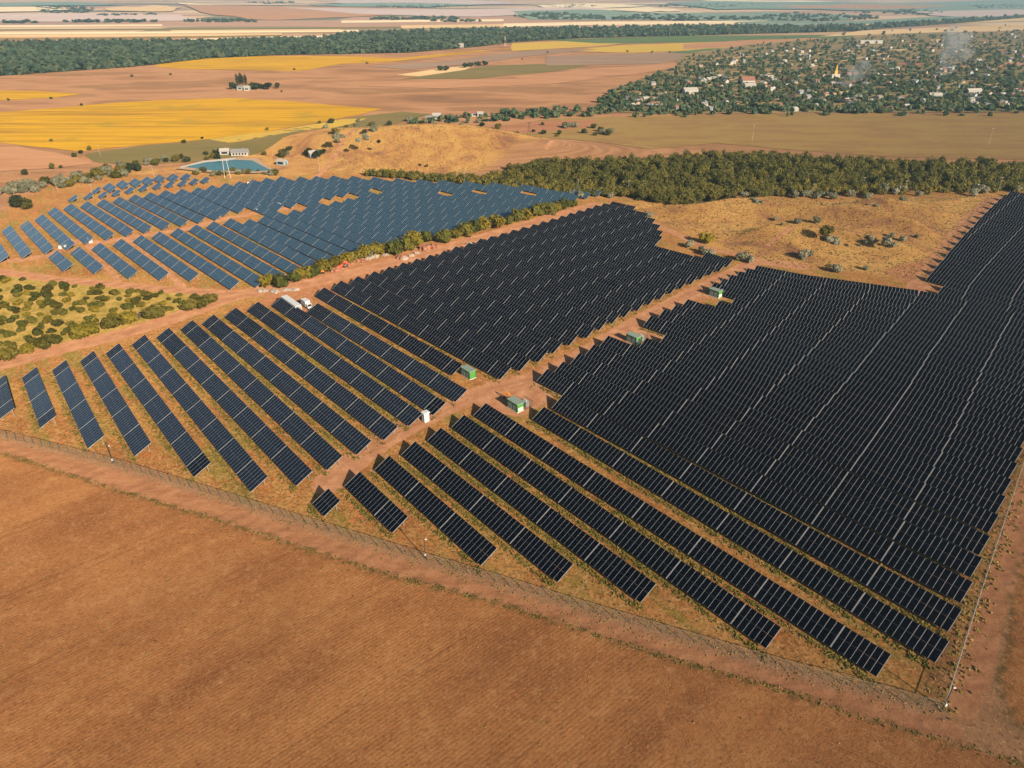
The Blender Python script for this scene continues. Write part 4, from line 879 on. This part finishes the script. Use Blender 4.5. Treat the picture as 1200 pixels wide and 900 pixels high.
for rep_ in range(3):
    P3 = np.stack([G[:, 0] + rng.normal(0, .5, len(G)) * S_, G[:, 1] + rng.normal(0, .5, len(G)) * S_, zz + S_ * .45], 1)
    N3 = rng.normal(size=(len(G), 3)) + np.array([.4, -.5, 1.4]); Qs.append(leaf_quads(P3, N3, 1.0) if False else leaf_quads(P3, N3, .8) ); Qs[-1] = P3[:, None, :] + (Qs[-1] - P3[:, None, :]) * S_[:, None, None]
    Ts.append(T_ + rng.normal(0, .06, len(G)))
tag(link(bpy.data.objects.new('grass', quads_mesh('grass', np.concatenate(Qs), GRASS, np.concatenate(Ts)))), 'weeds and dry grass between the panel rows and on the verges', 'grass', kind='stuff')

# ------------------------------------------------------------------ fences
M_WIRE = flat('fence_wire', (.27, .22, .17), .5, .3)
M_POSTM = flat('fence_post', (.16, .14, .12), .6, .2)
M_BRIGHT = flat('new_galvanised', (.38, .37, .33), .45, .1)
def fence(name, px, step, label, mats, H=2.0, rail=0.05, post=0.09):
    P2 = poly_pts(px); seg = np.hypot(*np.diff(P2, axis=0).T); cum = np.concatenate([[0], np.cumsum(seg)])
    n = int(cum[-1] / step); e = empty(name, (P2[0][0], P2[0][1], 0)); tag(e, label, 'fence')
    S = np.linspace(0, cum[-1], n + 1); Q = np.stack([np.interp(S, cum, P2[:, 0]), np.interp(S, cum, P2[:, 1])], 1) - P2[0]
    pm = MB().box((0, 0, H / 2 + .05), (post, post, H + .1)).mesh('post', mats[0])
    for q in Q: put('post', pm, e, (q[0], q[1], 0))
    w = MB()
    for a, b in zip(Q[:-1], Q[1:]):
        d = b - a
        for z in np.linspace(.15, H - .04, 5): w.bar((a[0], a[1], z), (b[0], b[1], z), .014)
        for t in np.arange(.1, 1, .2): p = a + d * t; w.box((p[0], p[1], H / 2), (.016, .016, H - .1))
    w.build('wire_mesh', mats[1], e)
    r = MB()
    for a, b in zip(Q[:-1], Q[1:]): r.bar((a[0], a[1], H + .02), (b[0], b[1], H + .02), rail)
    r.build('top_rail', mats[2], e)
fence('wire_fence', FENCE_PX, 2.9, 'long grey wire mesh fence along the dirt track in front of the panels', (M_POSTM, M_WIRE, M_WIRE))
fence('metal_fence', RIGHT_EDGE, 2.9, 'shiny metal fence running up the right edge from the front corner', (M_BRIGHT, M_WIRE, M_BRIGHT), 2.0, .07, .09)

# ------------------------------------------------------------------ poles and pylons
M_DARKPOLE = flat('dark_pole', (.06, .05, .045), .6)
M_PALEPOLE = flat('concrete_pole', (.36, .31, .25), .85)
M_WHITE = flat('white_paint', (.62, .61, .58), .5, vary=.05)
M_RED = flat('red_paint', (.45, .06, .04), .5)
for i, (x, y) in enumerate([(131, 544), (497, 656), (1104, 833)]):
    p = at(x, y); e = empty('camera_pole', (p[0] + .3, p[1] + .3, 0)); tag(e, ('dark camera pole on the front fence nearest the left edge', 'dark camera pole midway along the front fence', 'dark camera pole at the right corner of the front fence')[i], 'camera pole', 'camera poles on the front fence')
    MB().cyl((0, 0, 0), (0, 0, 5.6), .11, .08, 8).build('pole', M_DARKPOLE, e)
    MB().box((.05, -.1, 1.2), (.34, .24, .5)).build('control_box', M_WHITE, e)
    MB().box((.3, 0, 5.1), (.4, .16, .16)).bar((0, 0, 5.0), (.3, 0, 5.1), .06).build('camera_head', M_WHITE, e)
for i, (x, y, h, lab) in enumerate([(110, 233, 8, 'beside the small tables at far left'), (68, 226, 8, 'on the sandy bank at far left'), (181, 209, 8, 'among the small tables by the pond'), (118, 184, 8, 'on the green field edge at left'), (375, 203, 10, 'at the foot of the sandy rise'), (318, 205, 7, 'at the corner of the pond'), (545, 215, 8, 'before the young tree strip, west end'), (677, 226, 8, 'before the forest near the rear block corner'), (736, 228, 8, 'before the forest at the middle block top'),
                                     (951, 232, 8, 'before the forest above the dry hill'), (1059, 228, 8, 'before the forest, right of the dry hill'), (1169, 226, 9, 'before the forest by the right block top'), (881, 166, 12, 'on the ochre field left of centre'), (1158, 170, 12, 'on the ochre field at far right'), (1010, 224, 8, 'in front of the forest above the hill centre')]):
    p = ground(x, y); e = empty('utility_pole', tuple(p)); tag(e, f'thin pale utility pole {lab}', 'utility pole', 'utility poles around the park')
    MB().cyl((0, 0, -.3), (0, 0, h), h * .013, .07, 8).build('pole', M_PALEPOLE, e)
    MB().box((0, 0, h - .5), (1.8, .12, .12)).build('crossarm', M_PALEPOLE, e)
M_PYL = flat('pale_pylon_concrete', (.55, .52, .47), .8)
def lattice(name, px, py, h, w, mats, label, bands=1):
    p = ground(px, py); e = empty(name, tuple(p)); tag(e, label, 'tower')
    for b in range(bands):
        z0, z1 = h * b / bands, h * (b + 1) / bands; m = MB()
        f = lambda z: w * (1 - .85 * z / h) / 2
        ks = 5 if bands == 1 else 2
        for sx, sy in ((1, 1), (1, -1), (-1, -1), (-1, 1)): m.bar((sx * f(z0), sy * f(z0), z0), (sx * f(z1), sy * f(z1), z1), w * .07)
        for j in range(ks):
            a, c = z0 + (z1 - z0) * j / ks, z0 + (z1 - z0) * (j + 1) / ks
            for s1, s2 in (((1, 1), (1, -1)), ((1, -1), (-1, -1)), ((-1, -1), (-1, 1)), ((-1, 1), (1, 1))):
                m.bar((s1[0] * f(a), s1[1] * f(a), a), (s2[0] * f(c), s2[1] * f(c), c), w * .045)
        m.build('lattice_section', mats[b % len(mats)], e)
    return e
e = lattice('lattice_tower', 620, 164, 12, 2.6, [flat('rusty_steel', (.16, .09, .06), .8)], 'dark rusty lattice tower standing alone on the sandy rise')
MB().box((0, 0, 11.6), (3.4, .25, .25)).build('crossarm', M_DARKPOLE, e)
lattice('radio_mast', 592, 57.5, 26, 3.4, [M_RED, M_WHITE], 'red and white radio mast far out on the plain', 5)
p = ground(267, 209); e = empty('portal_pylon', tuple(p)); tag(e, 'white two-legged portal pylon standing before the pond', 'pylon')
for s in (-1.4, 1.4): MB().cyl((s * 1.3, 0, -.2), (s * .8, 0, 11), .16, .11, 8).build('leg', M_PYL, e)
MB().box((0, 0, 10.6), (5.2, .18, .2)).build('crossarm', M_PYL, e)

# ------------------------------------------------------------------ cabins, cabinet, vehicles
M_GREEN = flat('bright_green_paint', (.075, .25, .05), .5, vary=.08)
M_DGREEN = flat('dark_green_trim', (.025, .10, .03), .5)
M_ROOF = flat('grey_green_roof', (.22, .28, .22), .6, vary=.1)
M_LOUV = flat('grey_louvre', (.30, .33, .32), .6)
M_TIRE = flat('black_rubber', (.02, .02, .02), .9)
M_ORANGE = flat('machine_orange', (.75, .25, .02), .5)
M_DGLASS = flat('dark_window', (.02, .025, .03), .15)
YAW = math.atan2(-DU[1], -DU[0])                         # local +x points to the near end of the rows
def cabin(x, y, label, cage=True, white=True):
    p = at(x, y); e = empty('transformer_cabin', (p[0], p[1], 0), YAW); tag(e, label, 'cabin', 'green transformer cabins on the service road'); e.scale = (.84, .9, .9)
    MB().box((0, 0, 1.45), (5.0, 2.5, 2.7)).build('body', M_GREEN, e)
    MB().box((0, 0, 2.90), (5.3, 2.8, .2)).build('roof', M_ROOF, e)
    t = MB()
    for sx in (-1, 1):
        for sy in (-1, 1): t.box((sx * 2.5, sy * 1.25, 1.4), (.16, .16, 2.76))
    t.build('corner_trim', M_DGREEN, e)
    MB().box((0, 0, .1), (5.2, 2.7, .2)).build('plinth', M_CONC, e)
    for sx in (-1.2, 1.2):
        l = MB().box((sx, -1.27, 1.3), (1.7, .06, 1.9)).build('louvre_door', M_LOUV, e)
        MB().box((sx + .6, -1.32, 1.3), (.06, .06, .3)).build('handle', M_DGREEN, l)
    if white: MB().box((2.53, .1, .95), (.06, 1.9, 1.1)).build('white_panel', M_WHITE, e)
    if cage:
        c = empty('transformer', tuple(np.append(p[:2] + DV * 3.1 - DU * .6, 0)), YAW); tag(c, label.replace('green cabin', 'fenced grey transformer beside the green cabin'), 'transformer', 'fenced transformers beside the cabins')
        MB().box((0, 0, .9), (1.6, 1.1, 1.5)).build('tank', M_LOUV, c)
        f = MB()
        for k in range(7): f.box((-.5 + k * .17, .62, .85), (.05, .25, 1.1))
        f.build('cooling_fin', M_STEEL, c)
        for q in (-.4, 0, .4): MB().cyl((q, 0, 1.6), (q, 0, 2.2), .08, .05, 8).build('bushing', M_CONC, c)
        g2 = MB()
        for a, b in (((-1.5, -1.3), (1.5, -1.3)), ((1.5, -1.3), (1.5, 1.3)), ((1.5, 1.3), (-1.5, 1.3)), ((-1.5, 1.3), (-1.5, -1.3))):
            g2.bar((*a, 1.8), (*b, 1.8), .07)
            for t_ in np.linspace(0, 1, 7): g2.box((a[0] + (b[0] - a[0]) * t_, a[1] + (b[1] - a[1]) * t_, .9), (.07, .07, 1.8))
        g2.build('cage', M_POSTM, c)
cabin(549, 441, 'green cabin at the end of the middle block near the crossing', False, False)
cabin(604, 479, 'green cabin at the crossing, closest of four to the front')
cabin(742, 401, 'green cabin notched into the right block, third along the road')
cabin(838, 347, 'green cabin highest up the service road')
p = at(499, 494); e = empty('white_cabinet', (p[0], p[1], 0), YAW); tag(e, 'tall white electrical cabinet at a row end by the crossing road', 'cabinet')
MB().box((0, 0, 1.5), (1.3, 1.5, 2.6)).build('body', M_WHITE, e)
MB().prism([(-.85, 2.8), (.85, 2.8), (.75, 3.0), (-.75, 3.0)], 1.9).build('roof', M_WHITE, e)
MB().box((.66, .02, 1.5), (.05, 1.2, 2.2)).build('door', M_WHITE, e); MB().box((0, 0, .1), (1.2, 1.4, .2)).build('plinth', M_STEEL, e)
def wheels(e, xs_, w, r=.5):
    k = MB().cyl((0, -.15, 0), (0, .15, 0), r, r, 14).mesh('wheel', M_TIRE); h = MB().cyl((0, -.17, 0), (0, .17, 0), r * .5, r * .5, 10).mesh('rim', M_STEEL)
    for x in xs_:
        for s in (-1, 1):
            o = put('wheel', k, e, (x, s * w, r)); put('rim', h, o)
p = at(342.5, 362); e = empty('semi_trailer', (p[0], p[1], 0), YAW); tag(e, 'long white box trailer parked beside the top of a middle row', 'trailer')
MB().box((0, 0, 2.15), (12.0, 2.3, 2.2)).build('box', M_WHITE, e); MB().box((0, 0, 1.0), (12.6, 1.2, .2)).build('chassis', M_STEEL, e)
MB().box((6.03, 0, 2.15), (.06, 2.1, 2.0)).build('rear_door', M_LOUV, e); wheels(e, (3.0, 4.3, 5.6), 1.05)
MB().box((-4, .8, .5), (.15, .15, 1.0)).box((-4, -.8, .5), (.15, .15, 1.0)).build('landing_gear', M_STEEL, e)
p = at(360, 360); e = empty('white_truck', (p[0], p[1], 0), YAW); tag(e, 'small white box truck parked next to the long trailer', 'truck'); e.scale = (.85, .85, .85)
MB().box((-1.0, 0, 1.95), (4.2, 2.2, 2.3)).build('cargo_box', M_WHITE, e)
MB().prism([(1.2, .6), (3.2, .6), (3.2, 1.3), (2.6, 2.2), (1.2, 2.3)], 2.0).build('cab', M_WHITE, e)
MB().quad((3.22, -.85, 1.35), (3.22, .85, 1.35), (2.66, .85, 2.14), (2.66, -.85, 2.14)).build('windscreen', M_DGLASS, e)
MB().box((0, 0, .65), (6.2, 1.0, .2)).build('chassis', M_STEEL, e); wheels(e, (-2, 2.3), .95, .42)
def excavator(x, y, mat, label, rz, name='excavator', sc_=.8):
    p = at(x, y); e = empty(name, (p[0], p[1], 0), rz); tag(e, label, 'excavator'); e.scale = (sc_, sc_, sc_)
    for s in (-1, 1):
        MB().prism([(-1.7, .25), (-1.3, 0), (1.3, 0), (1.7, .25), (1.7, .55), (1.3, .8), (-1.3, .8), (-1.7, .55)], .55, Matrix.Translation((0, s * 1.05, 0))).build('track', M_TIRE, e)
    MB().box((-.5, 0, 1.45), (2.8, 2.3, 1.0)).build('body', mat, e); MB().box((-1.7, 0, 1.5), (.7, 2.3, .9)).build('counterweight', M_DARKPOLE, e)
    c = MB().prism([(-.4, 1.95), (1.1, 1.95), (1.1, 2.6), (.8, 3.2), (-.4, 3.2)], 1.1, Matrix.Translation((0, .6, 0))).build('cab', mat, e)
    MB().box((.35, 1.17, 2.6), (1.0, .04, .8)).box((1.13, .6, 2.4), (.04, .9, .7)).build('window', M_DGLASS, c)
    MB().bar((.9, -.3, 1.6), (2.6, -.3, 4.2), .42, .5).bar((2.55, -.3, 4.2), (4.2, -.3, 4.3), .4, .45).build('boom', mat, e)
    MB().bar((4.1, -.3, 4.35), (4.9, -.3, 1.8), .32, .36).build('arm', mat, e)
    MB().prism([(4.5, 1.9), (5.2, 1.7), (5.3, .9), (4.8, .5), (4.3, .8), (4.7, 1.2)], .9, Matrix.Translation((0, -.3, 0))).build('bucket', M_DARKPOLE, e)
excavator(376, 320, M_ORANGE, 'orange excavator digging beside the hedge at the road bend', R(200))
excavator(600.5, 470.5, M_ORANGE, 'orange excavator working behind the green cabin at the crossing', R(150), sc_=.55)
M_REDM = flat('red_machine_paint', (.55, .10, .06), .5)
p = at(404, 312); e = empty('red_tractor', (p[0], p[1], 0), R(60)); tag(e, 'red tractor parked by the road under the hedge', 'tractor')
MB().box((1.1, 0, 1.3), (2.2, 1.0, 1.0)).build('bonnet', M_REDM, e); c = MB().prism([(-1.2, 1.2), (.1, 1.2), (0, 2.7), (-1.0, 2.7)], 1.5).build('cab', M_REDM, e)
MB().box((.07, 0, 2.05), (.04, 1.2, .8), Matrix.Rotation(-.07, 4, 'Y')).build('window', M_DGLASS, c); wheels(e, (-.9,), 1.0, .85); wheels(e, (1.6,), .8, .5)
MB().box((-3.4, 0, 1.3), (3.4, 2.0, .9)).build('hopper', M_REDM, e)
# heaps of rubble and soil along the road
M_HEAP = flat('reddish_soil', (.33, .14, .08), .95, vary=.3, scale=.8)
M_RUBB = flat('pale_rubble', (.38, .31, .25), .9, vary=.35, scale=1.2)
def heap(x, y, r, h, mat, label, group, name):
    bm = bmesh.new(); bmesh.ops.create_icosphere(bm, subdivisions=3, radius=1)
    for v in bm.verts:
        k = 1 + .35 * math.sin(v.co.x * 5 + x) * math.cos(v.co.y * 6 + y) + random.uniform(-.12, .12)
        v.co = Vector((v.co.x * r * k, v.co.y * r * .8 * k, max(-.1, v.co.z) * h * k))
    m = bpy.data.meshes.new(name); bm.to_mesh(m); bm.free(); m.materials.append(mat)
    p = at(x, y); return tag(put(name, m, None, (p[0], p[1], 0), (0, 0, random.random() * 6)), label, 'heap', group)
for x, y, r, h in [(362, 322, 2.2, 1.2), (395, 317, 2.6, 1.3), (410, 311, 2.6, 1.2), (417, 305, 2.2, 1.2), (424, 306, 2.2, 1.0), (470, 303, 2.4, 1.2), (498, 292, 3.4, 1.8), (508, 290, 3.0, 1.4), (355, 327, 1.8, .8)]:
    heap(x, y, r, h, M_HEAP, 'heap of reddish dug soil beside the dirt road under the hedge', 'soil heaps along the hedge road', 'soil_heap')
for x, y, r, h in [(388, 315, 1.6, .7), (430, 303, 2.2, .7), (440, 301, 2.0, .8), (452, 299, 1.6, .7), (474, 304, 1.6, 1.1), (482, 300, 1.3, .8), (488, 297, 1.2, .8), (308, 341, 2.0, .7), (322, 342, 2.2, .7), (336, 340, 1.6, .6), (346, 340, 1.5, .6), (550, 286, 1.5, .7)]:
    heap(x, y, r, h, M_RUBB, 'heap of pale rubble beside the dirt road under the hedge', 'rubble heaps along the hedge road', 'rubble_heap')
for i, (x, y, s) in enumerate([(71, 291, 1.6), (77, 291, 1.8), (83, 284, 1.7), (106, 284, 2.4), (303, 243, 2.0), (302, 248, 1.8), (326, 243, 2.6), (291, 216, 1.8)]):
    p = at(x, y); e = empty('site_box', (p[0], p[1], 0), YAW + random.uniform(-.3, .3)); tag(e, f"{'white' if i % 2 else 'cream'} equipment box on the rear service lane, {ordinal(i + 1)} from left", 'equipment box', 'equipment boxes in the rear block')
    MB().box((0, 0, s * .4), (s, s * .7, s * .8)).build('body', M_WHITE, e); MB().box((0, 0, s * .83), (s * 1.06, s * .76, .08)).build('lid', M_LOUV, e)

# ------------------------------------------------------------------ houses
def wallmat(n, c): return flat(n, c, .85, vary=.06)
WALLS = [wallmat('white_wall', (.44, .41, .36)), wallmat('cream_wall', (.40, .31, .22)), wallmat('pale_blue_wall', (.32, .38, .40))]
ROOFS = [flat('grey_roof', (.22, .21, .20), .8), flat('rust_roof', (.26, .115, .075), .85), flat('pale_roof', (.38, .35, .31), .7), flat('dark_roof', (.10, .09, .085), .85)]
WORD = ['grey', 'rust red', 'pale', 'dark']
def house_mesh(w, l, h, rf, wi, ri, win=True):
    b = MB(); b.box((0, 0, h / 2), (l, w, h), m=0)
    o = .4
    b.quad((-l / 2 - o, -w / 2 - o, h - .15), (l / 2 + o, -w / 2 - o, h - .15), (l / 2 + o, 0, h + rf), (-l / 2 - o, 0, h + rf), 1)
    b.quad((l / 2 + o, w / 2 + o, h - .15), (-l / 2 - o, w / 2 + o, h - .15), (-l / 2 - o, 0, h + rf), (l / 2 + o, 0, h + rf), 1)
    for s in (-1, 1): b.poly([(s * l / 2, -w / 2, h), (s * l / 2, w / 2, h), (s * l / 2, 0, h + rf * .92)], 0)
    for q in np.arange(-l / 2 + 1.5, l / 2 - 1, 2.6): b.box((q, -w / 2 - .01, h * .55), (1.0, .06, 1.2), m=2)
    return b.mesh('village_house', [WALLS[wi], ROOFS[ri], M_DGLASS])
HM = {}
for ri in range(4):
    for wi in range(3): HM[ri, wi] = [house_mesh(random.uniform(5, 6.5), random.uniform(6, 9.5), random.uniform(2.6, 3.2), random.uniform(1.4, 2.2), wi, ri) for _ in range(2)]
for x, y in sample_px([(700, 129), (740, 108), (800, 84), (830, 70), (900, 58), (1000, 50), (1100, 44), (1198, 40), (1198, 129), (900, 131)], 230):
    ri = random.choice([0, 0, 1, 1, 2, 2, 3]); p = ground(x, y)
    o = put('village_house', random.choice(HM[ri, random.choice([0, 0, 0, 1, 2])]), None, tuple(p), (0, 0, random.choice([0, 1.57]) + R(25) + random.gauss(0, .15)))
    o.scale = (.85, .85, .85); tag(o, f'small village house with {WORD[ri]} roof among garden trees', 'house', f'village houses with {WORD[ri]} roofs')
def house(x, y, w, l, h, rf, wi, ri, rz, label, name='house', wins=4, chim=True):
    p = ground(x, y); e = empty(name, tuple(p), rz); tag(e, label, 'building')
    b = MB().box((0, 0, h / 2), (l, w, h))
    for s in (-1, 1): b.poly([(s * l / 2, -w / 2, h), (s * l / 2, w / 2, h), (s * l / 2, 0, h + rf * .9)])
    b.build('wall', WALLS[wi], e)
    o = .4; r = MB()
    r.quad((-l / 2 - o, -w / 2 - o, h - .1), (l / 2 + o, -w / 2 - o, h - .1), (l / 2 + o, 0, h + rf), (-l / 2 - o, 0, h + rf))
    r.quad((l / 2 + o, w / 2 + o, h - .1), (-l / 2 - o, w / 2 + o, h - .1), (-l / 2 - o, 0, h + rf), (l / 2 + o, 0, h + rf))
    ro = r.build('roof', ROOFS[ri], e)
    if chim: MB().box((l * .2, .4, h + rf), (.7, .7, 1.6)).build('chimney', ROOFS[1], ro)
    for q in np.linspace(-l / 2 + 1.6, l / 2 - 1.6, wins): MB().box((q, -w / 2 - .02, h * .55), (1.1, .08, 1.3)).build('window', M_DGLASS, e)
    MB().box((l / 2 + .02, 0, 1.1), (.08, 1.1, 2.2)).build('door', ROOFS[3], e)
    return e
house(264, 181, 4, 6, 2.6, 1.6, 0, 2, R(10), 'small white shed left of the long house above the pond')
house(282, 182, 5.5, 11, 2.6, 1.8, 0, 0, R(8), 'long white house with grey-green roof above the pond', wins=5)
house(368, 184, 5, 6, 2.8, 1.6, 0, 2, R(30), 'small white hut half hidden by trees at the sandy rise')
house(331, 193, 4, 6, 2.4, 1.2, 2, 2, R(-20), 'little pale hut on the scrub right of the pond')
house(512, 139, 5.5, 7, 3, 1.8, 0, 2, R(5), 'white barn with pale roof beyond the sandy rise')
house(503, 140, 4, 6, 2.2, 1.2, 1, 0, R(10), 'low grey-roofed shed left of the white barn')
house(557, 136, 5, 6, 2.8, 1.8, 0, 1, R(0), 'white house with rust red roof beyond the sandy rise')
house(563, 136.4, 5, 5, 2.6, 1.6, 0, 2, R(0), 'white house with pale roof beside the red-roofed one')
house(282, 105.5, 5, 6, 3, 1.6, 0, 0, R(0), 'white farmhouse under the poplars out on the plain')
house(290, 106, 5, 6, 3.2, 1.8, 0, 2, R(0), 'white barn beside the poplars out on the plain')
house(540, 56, 7, 11, 5, 2.5, 0, 2, R(0), 'solitary white house at the edge of the far forest')
house(808, 111, 9, 15, 5, 2.4, 0, 2, R(12), 'large white warehouse at the left end of the village', 'warehouse', 8, False)
house(824, 98, 6, 13, 4, 2, 0, 2, R(70), 'white long building above the village warehouse', 'warehouse', 6, False)
house(875, 99, 12, 15, 5, 4, 0, 1, R(5), 'big red-roofed white building in the village', 'school', 6)
house(878, 104, 7, 12, 4, 2, 0, 2, R(5), 'white annex in front of the big red-roofed building', 'annex', 5)
house(1020, 51, 9, 46, 5, 1.6, 0, 2, R(3), 'very long white building at the top of the village', 'long_hall', 12, False)
house(1140, 110, 6, 16, 3.6, 2, 0, 2, R(10), 'long pale building low in the village at right', 'long_hall', 7, False)
house(1095, 115, 6, 12, 3.4, 2, 0, 2, R(-5), 'white building near the field edge in the village', 'annex', 6, False)
p = ground(978, 92); e = empty('church_tower', tuple(p)); tag(e, 'slim golden church tower in the middle of the village', 'church')
M_GOLD = flat('golden_ochre', (.62, .36, .06), .5)
MB().box((0, 0, 4.5), (3.4, 3.4, 9)).build('shaft', M_GOLD, e); MB().cyl((0, 0, 9), (0, 0, 11), 1.5, 1.3, 8).build('belfry', M_GOLD, e); MB().cyl((0, 0, 11), (0, 0, 17), 1.3, .08, 8).build('spire', M_GOLD, e)
MB().box((0, 0, 2.5), (10, 6, 5)).build('nave', WALLS[0], e)

# ------------------------------------------------------------------ smoke and haze
def vol_mat(name, color, dens, noisy=0.0, aniso=.2):
    m = bpy.data.materials.new(name); m.use_nodes = True; t = m.node_tree
    for n_ in list(t.nodes):
        if n_.type != 'OUTPUT_MATERIAL': t.nodes.remove(n_)
    out = [n_ for n_ in t.nodes if n_.type == 'OUTPUT_MATERIAL'][0]
    v = t.nodes.new('ShaderNodeVolumePrincipled'); v.inputs['Color'].default_value = (*color, 1); v.inputs['Density'].default_value = dens; v.inputs['Anisotropy'].default_value = aniso
    t.links.new(v.outputs[0], out.inputs['Volume'])
    if noisy:                                            # torn wisps instead of an even body
        tc = t.nodes.new('ShaderNodeNewGeometry'); nz = t.nodes.new('ShaderNodeTexNoise'); nz.inputs['Scale'].default_value = noisy; nz.inputs['Detail'].default_value = 3
        mr_ = t.nodes.new('ShaderNodeMapRange'); mr_.interpolation_type = 'SMOOTHSTEP'; mr_.inputs[1].default_value = .38; mr_.inputs[2].default_value = .72; mr_.inputs[4].default_value = dens * 2.2
        t.links.new(tc.outputs['Position'], nz.inputs['Vector']); t.links.new(nz.outputs['Fac'], mr_.inputs[0]); t.links.new(mr_.outputs[0], v.inputs['Density'])
    return m
HAZE_D = 1.0e-4
b = MB().box((0, 8000, 50), (110000, 108000, 116)); b.v = [(x, y, z) for x, y, z in b.v]
hz = b.build('haze', vol_mat('haze_air', (.55, .82, 1.0), HAZE_D)); tag(hz, 'pale bluish air over the whole plain', 'haze', kind='stuff')

def smoke(name, pts, dens, label):
    """a leaning plume: rings of growing radius along a path"""
    bm = bmesh.new(); rings = []
    for j, (px, py, z, r) in enumerate(pts):
        p = ground(px, py); c = Vector((p[0], p[1], p[2] + z)); ring = []
        for k in range(12):
            a = 2 * math.pi * k / 12; q = r * (1 + .25 * math.sin(3 * a + j) + random.uniform(-.1, .1))
            ring.append(bm.verts.new(c + Vector((q * math.cos(a), q * math.sin(a), 0))))
        rings.append(ring)
    for a, b in zip(rings[:-1], rings[1:]):
        for k in range(12): bm.faces.new((a[k], a[(k + 1) % 12], b[(k + 1) % 12], b[k]))
    bm.faces.new(rings[0][::-1]); bm.faces.new(rings[-1])
    m = bpy.data.meshes.new(name); bm.to_mesh(m); bm.free(); m.materials.append(vol_mat('smoke_' + name, (.85, .92, .95), dens, .07))
    tag(link(bpy.data.objects.new(name, m)), label, 'smoke', kind='stuff')
smoke('smoke', [(1092, 110, 2, .6), (1094, 110, 9, 2), (1098, 110, 18, 5), (1104, 109, 28, 11), (1108, 108, 40, 16), (1106, 107, 56, 15), (1102, 107, 66, 7)], .026, 'bluish smoke plume rising from a garden fire in the village')
smoke('smoke', [(986, 104, 2, 2), (992, 103, 6, 8), (1000, 102, 12, 14), (1006, 101, 20, 13), (1006, 101, 27, 6)], .026, 'low bluish smoke drifting over the village beside the church')
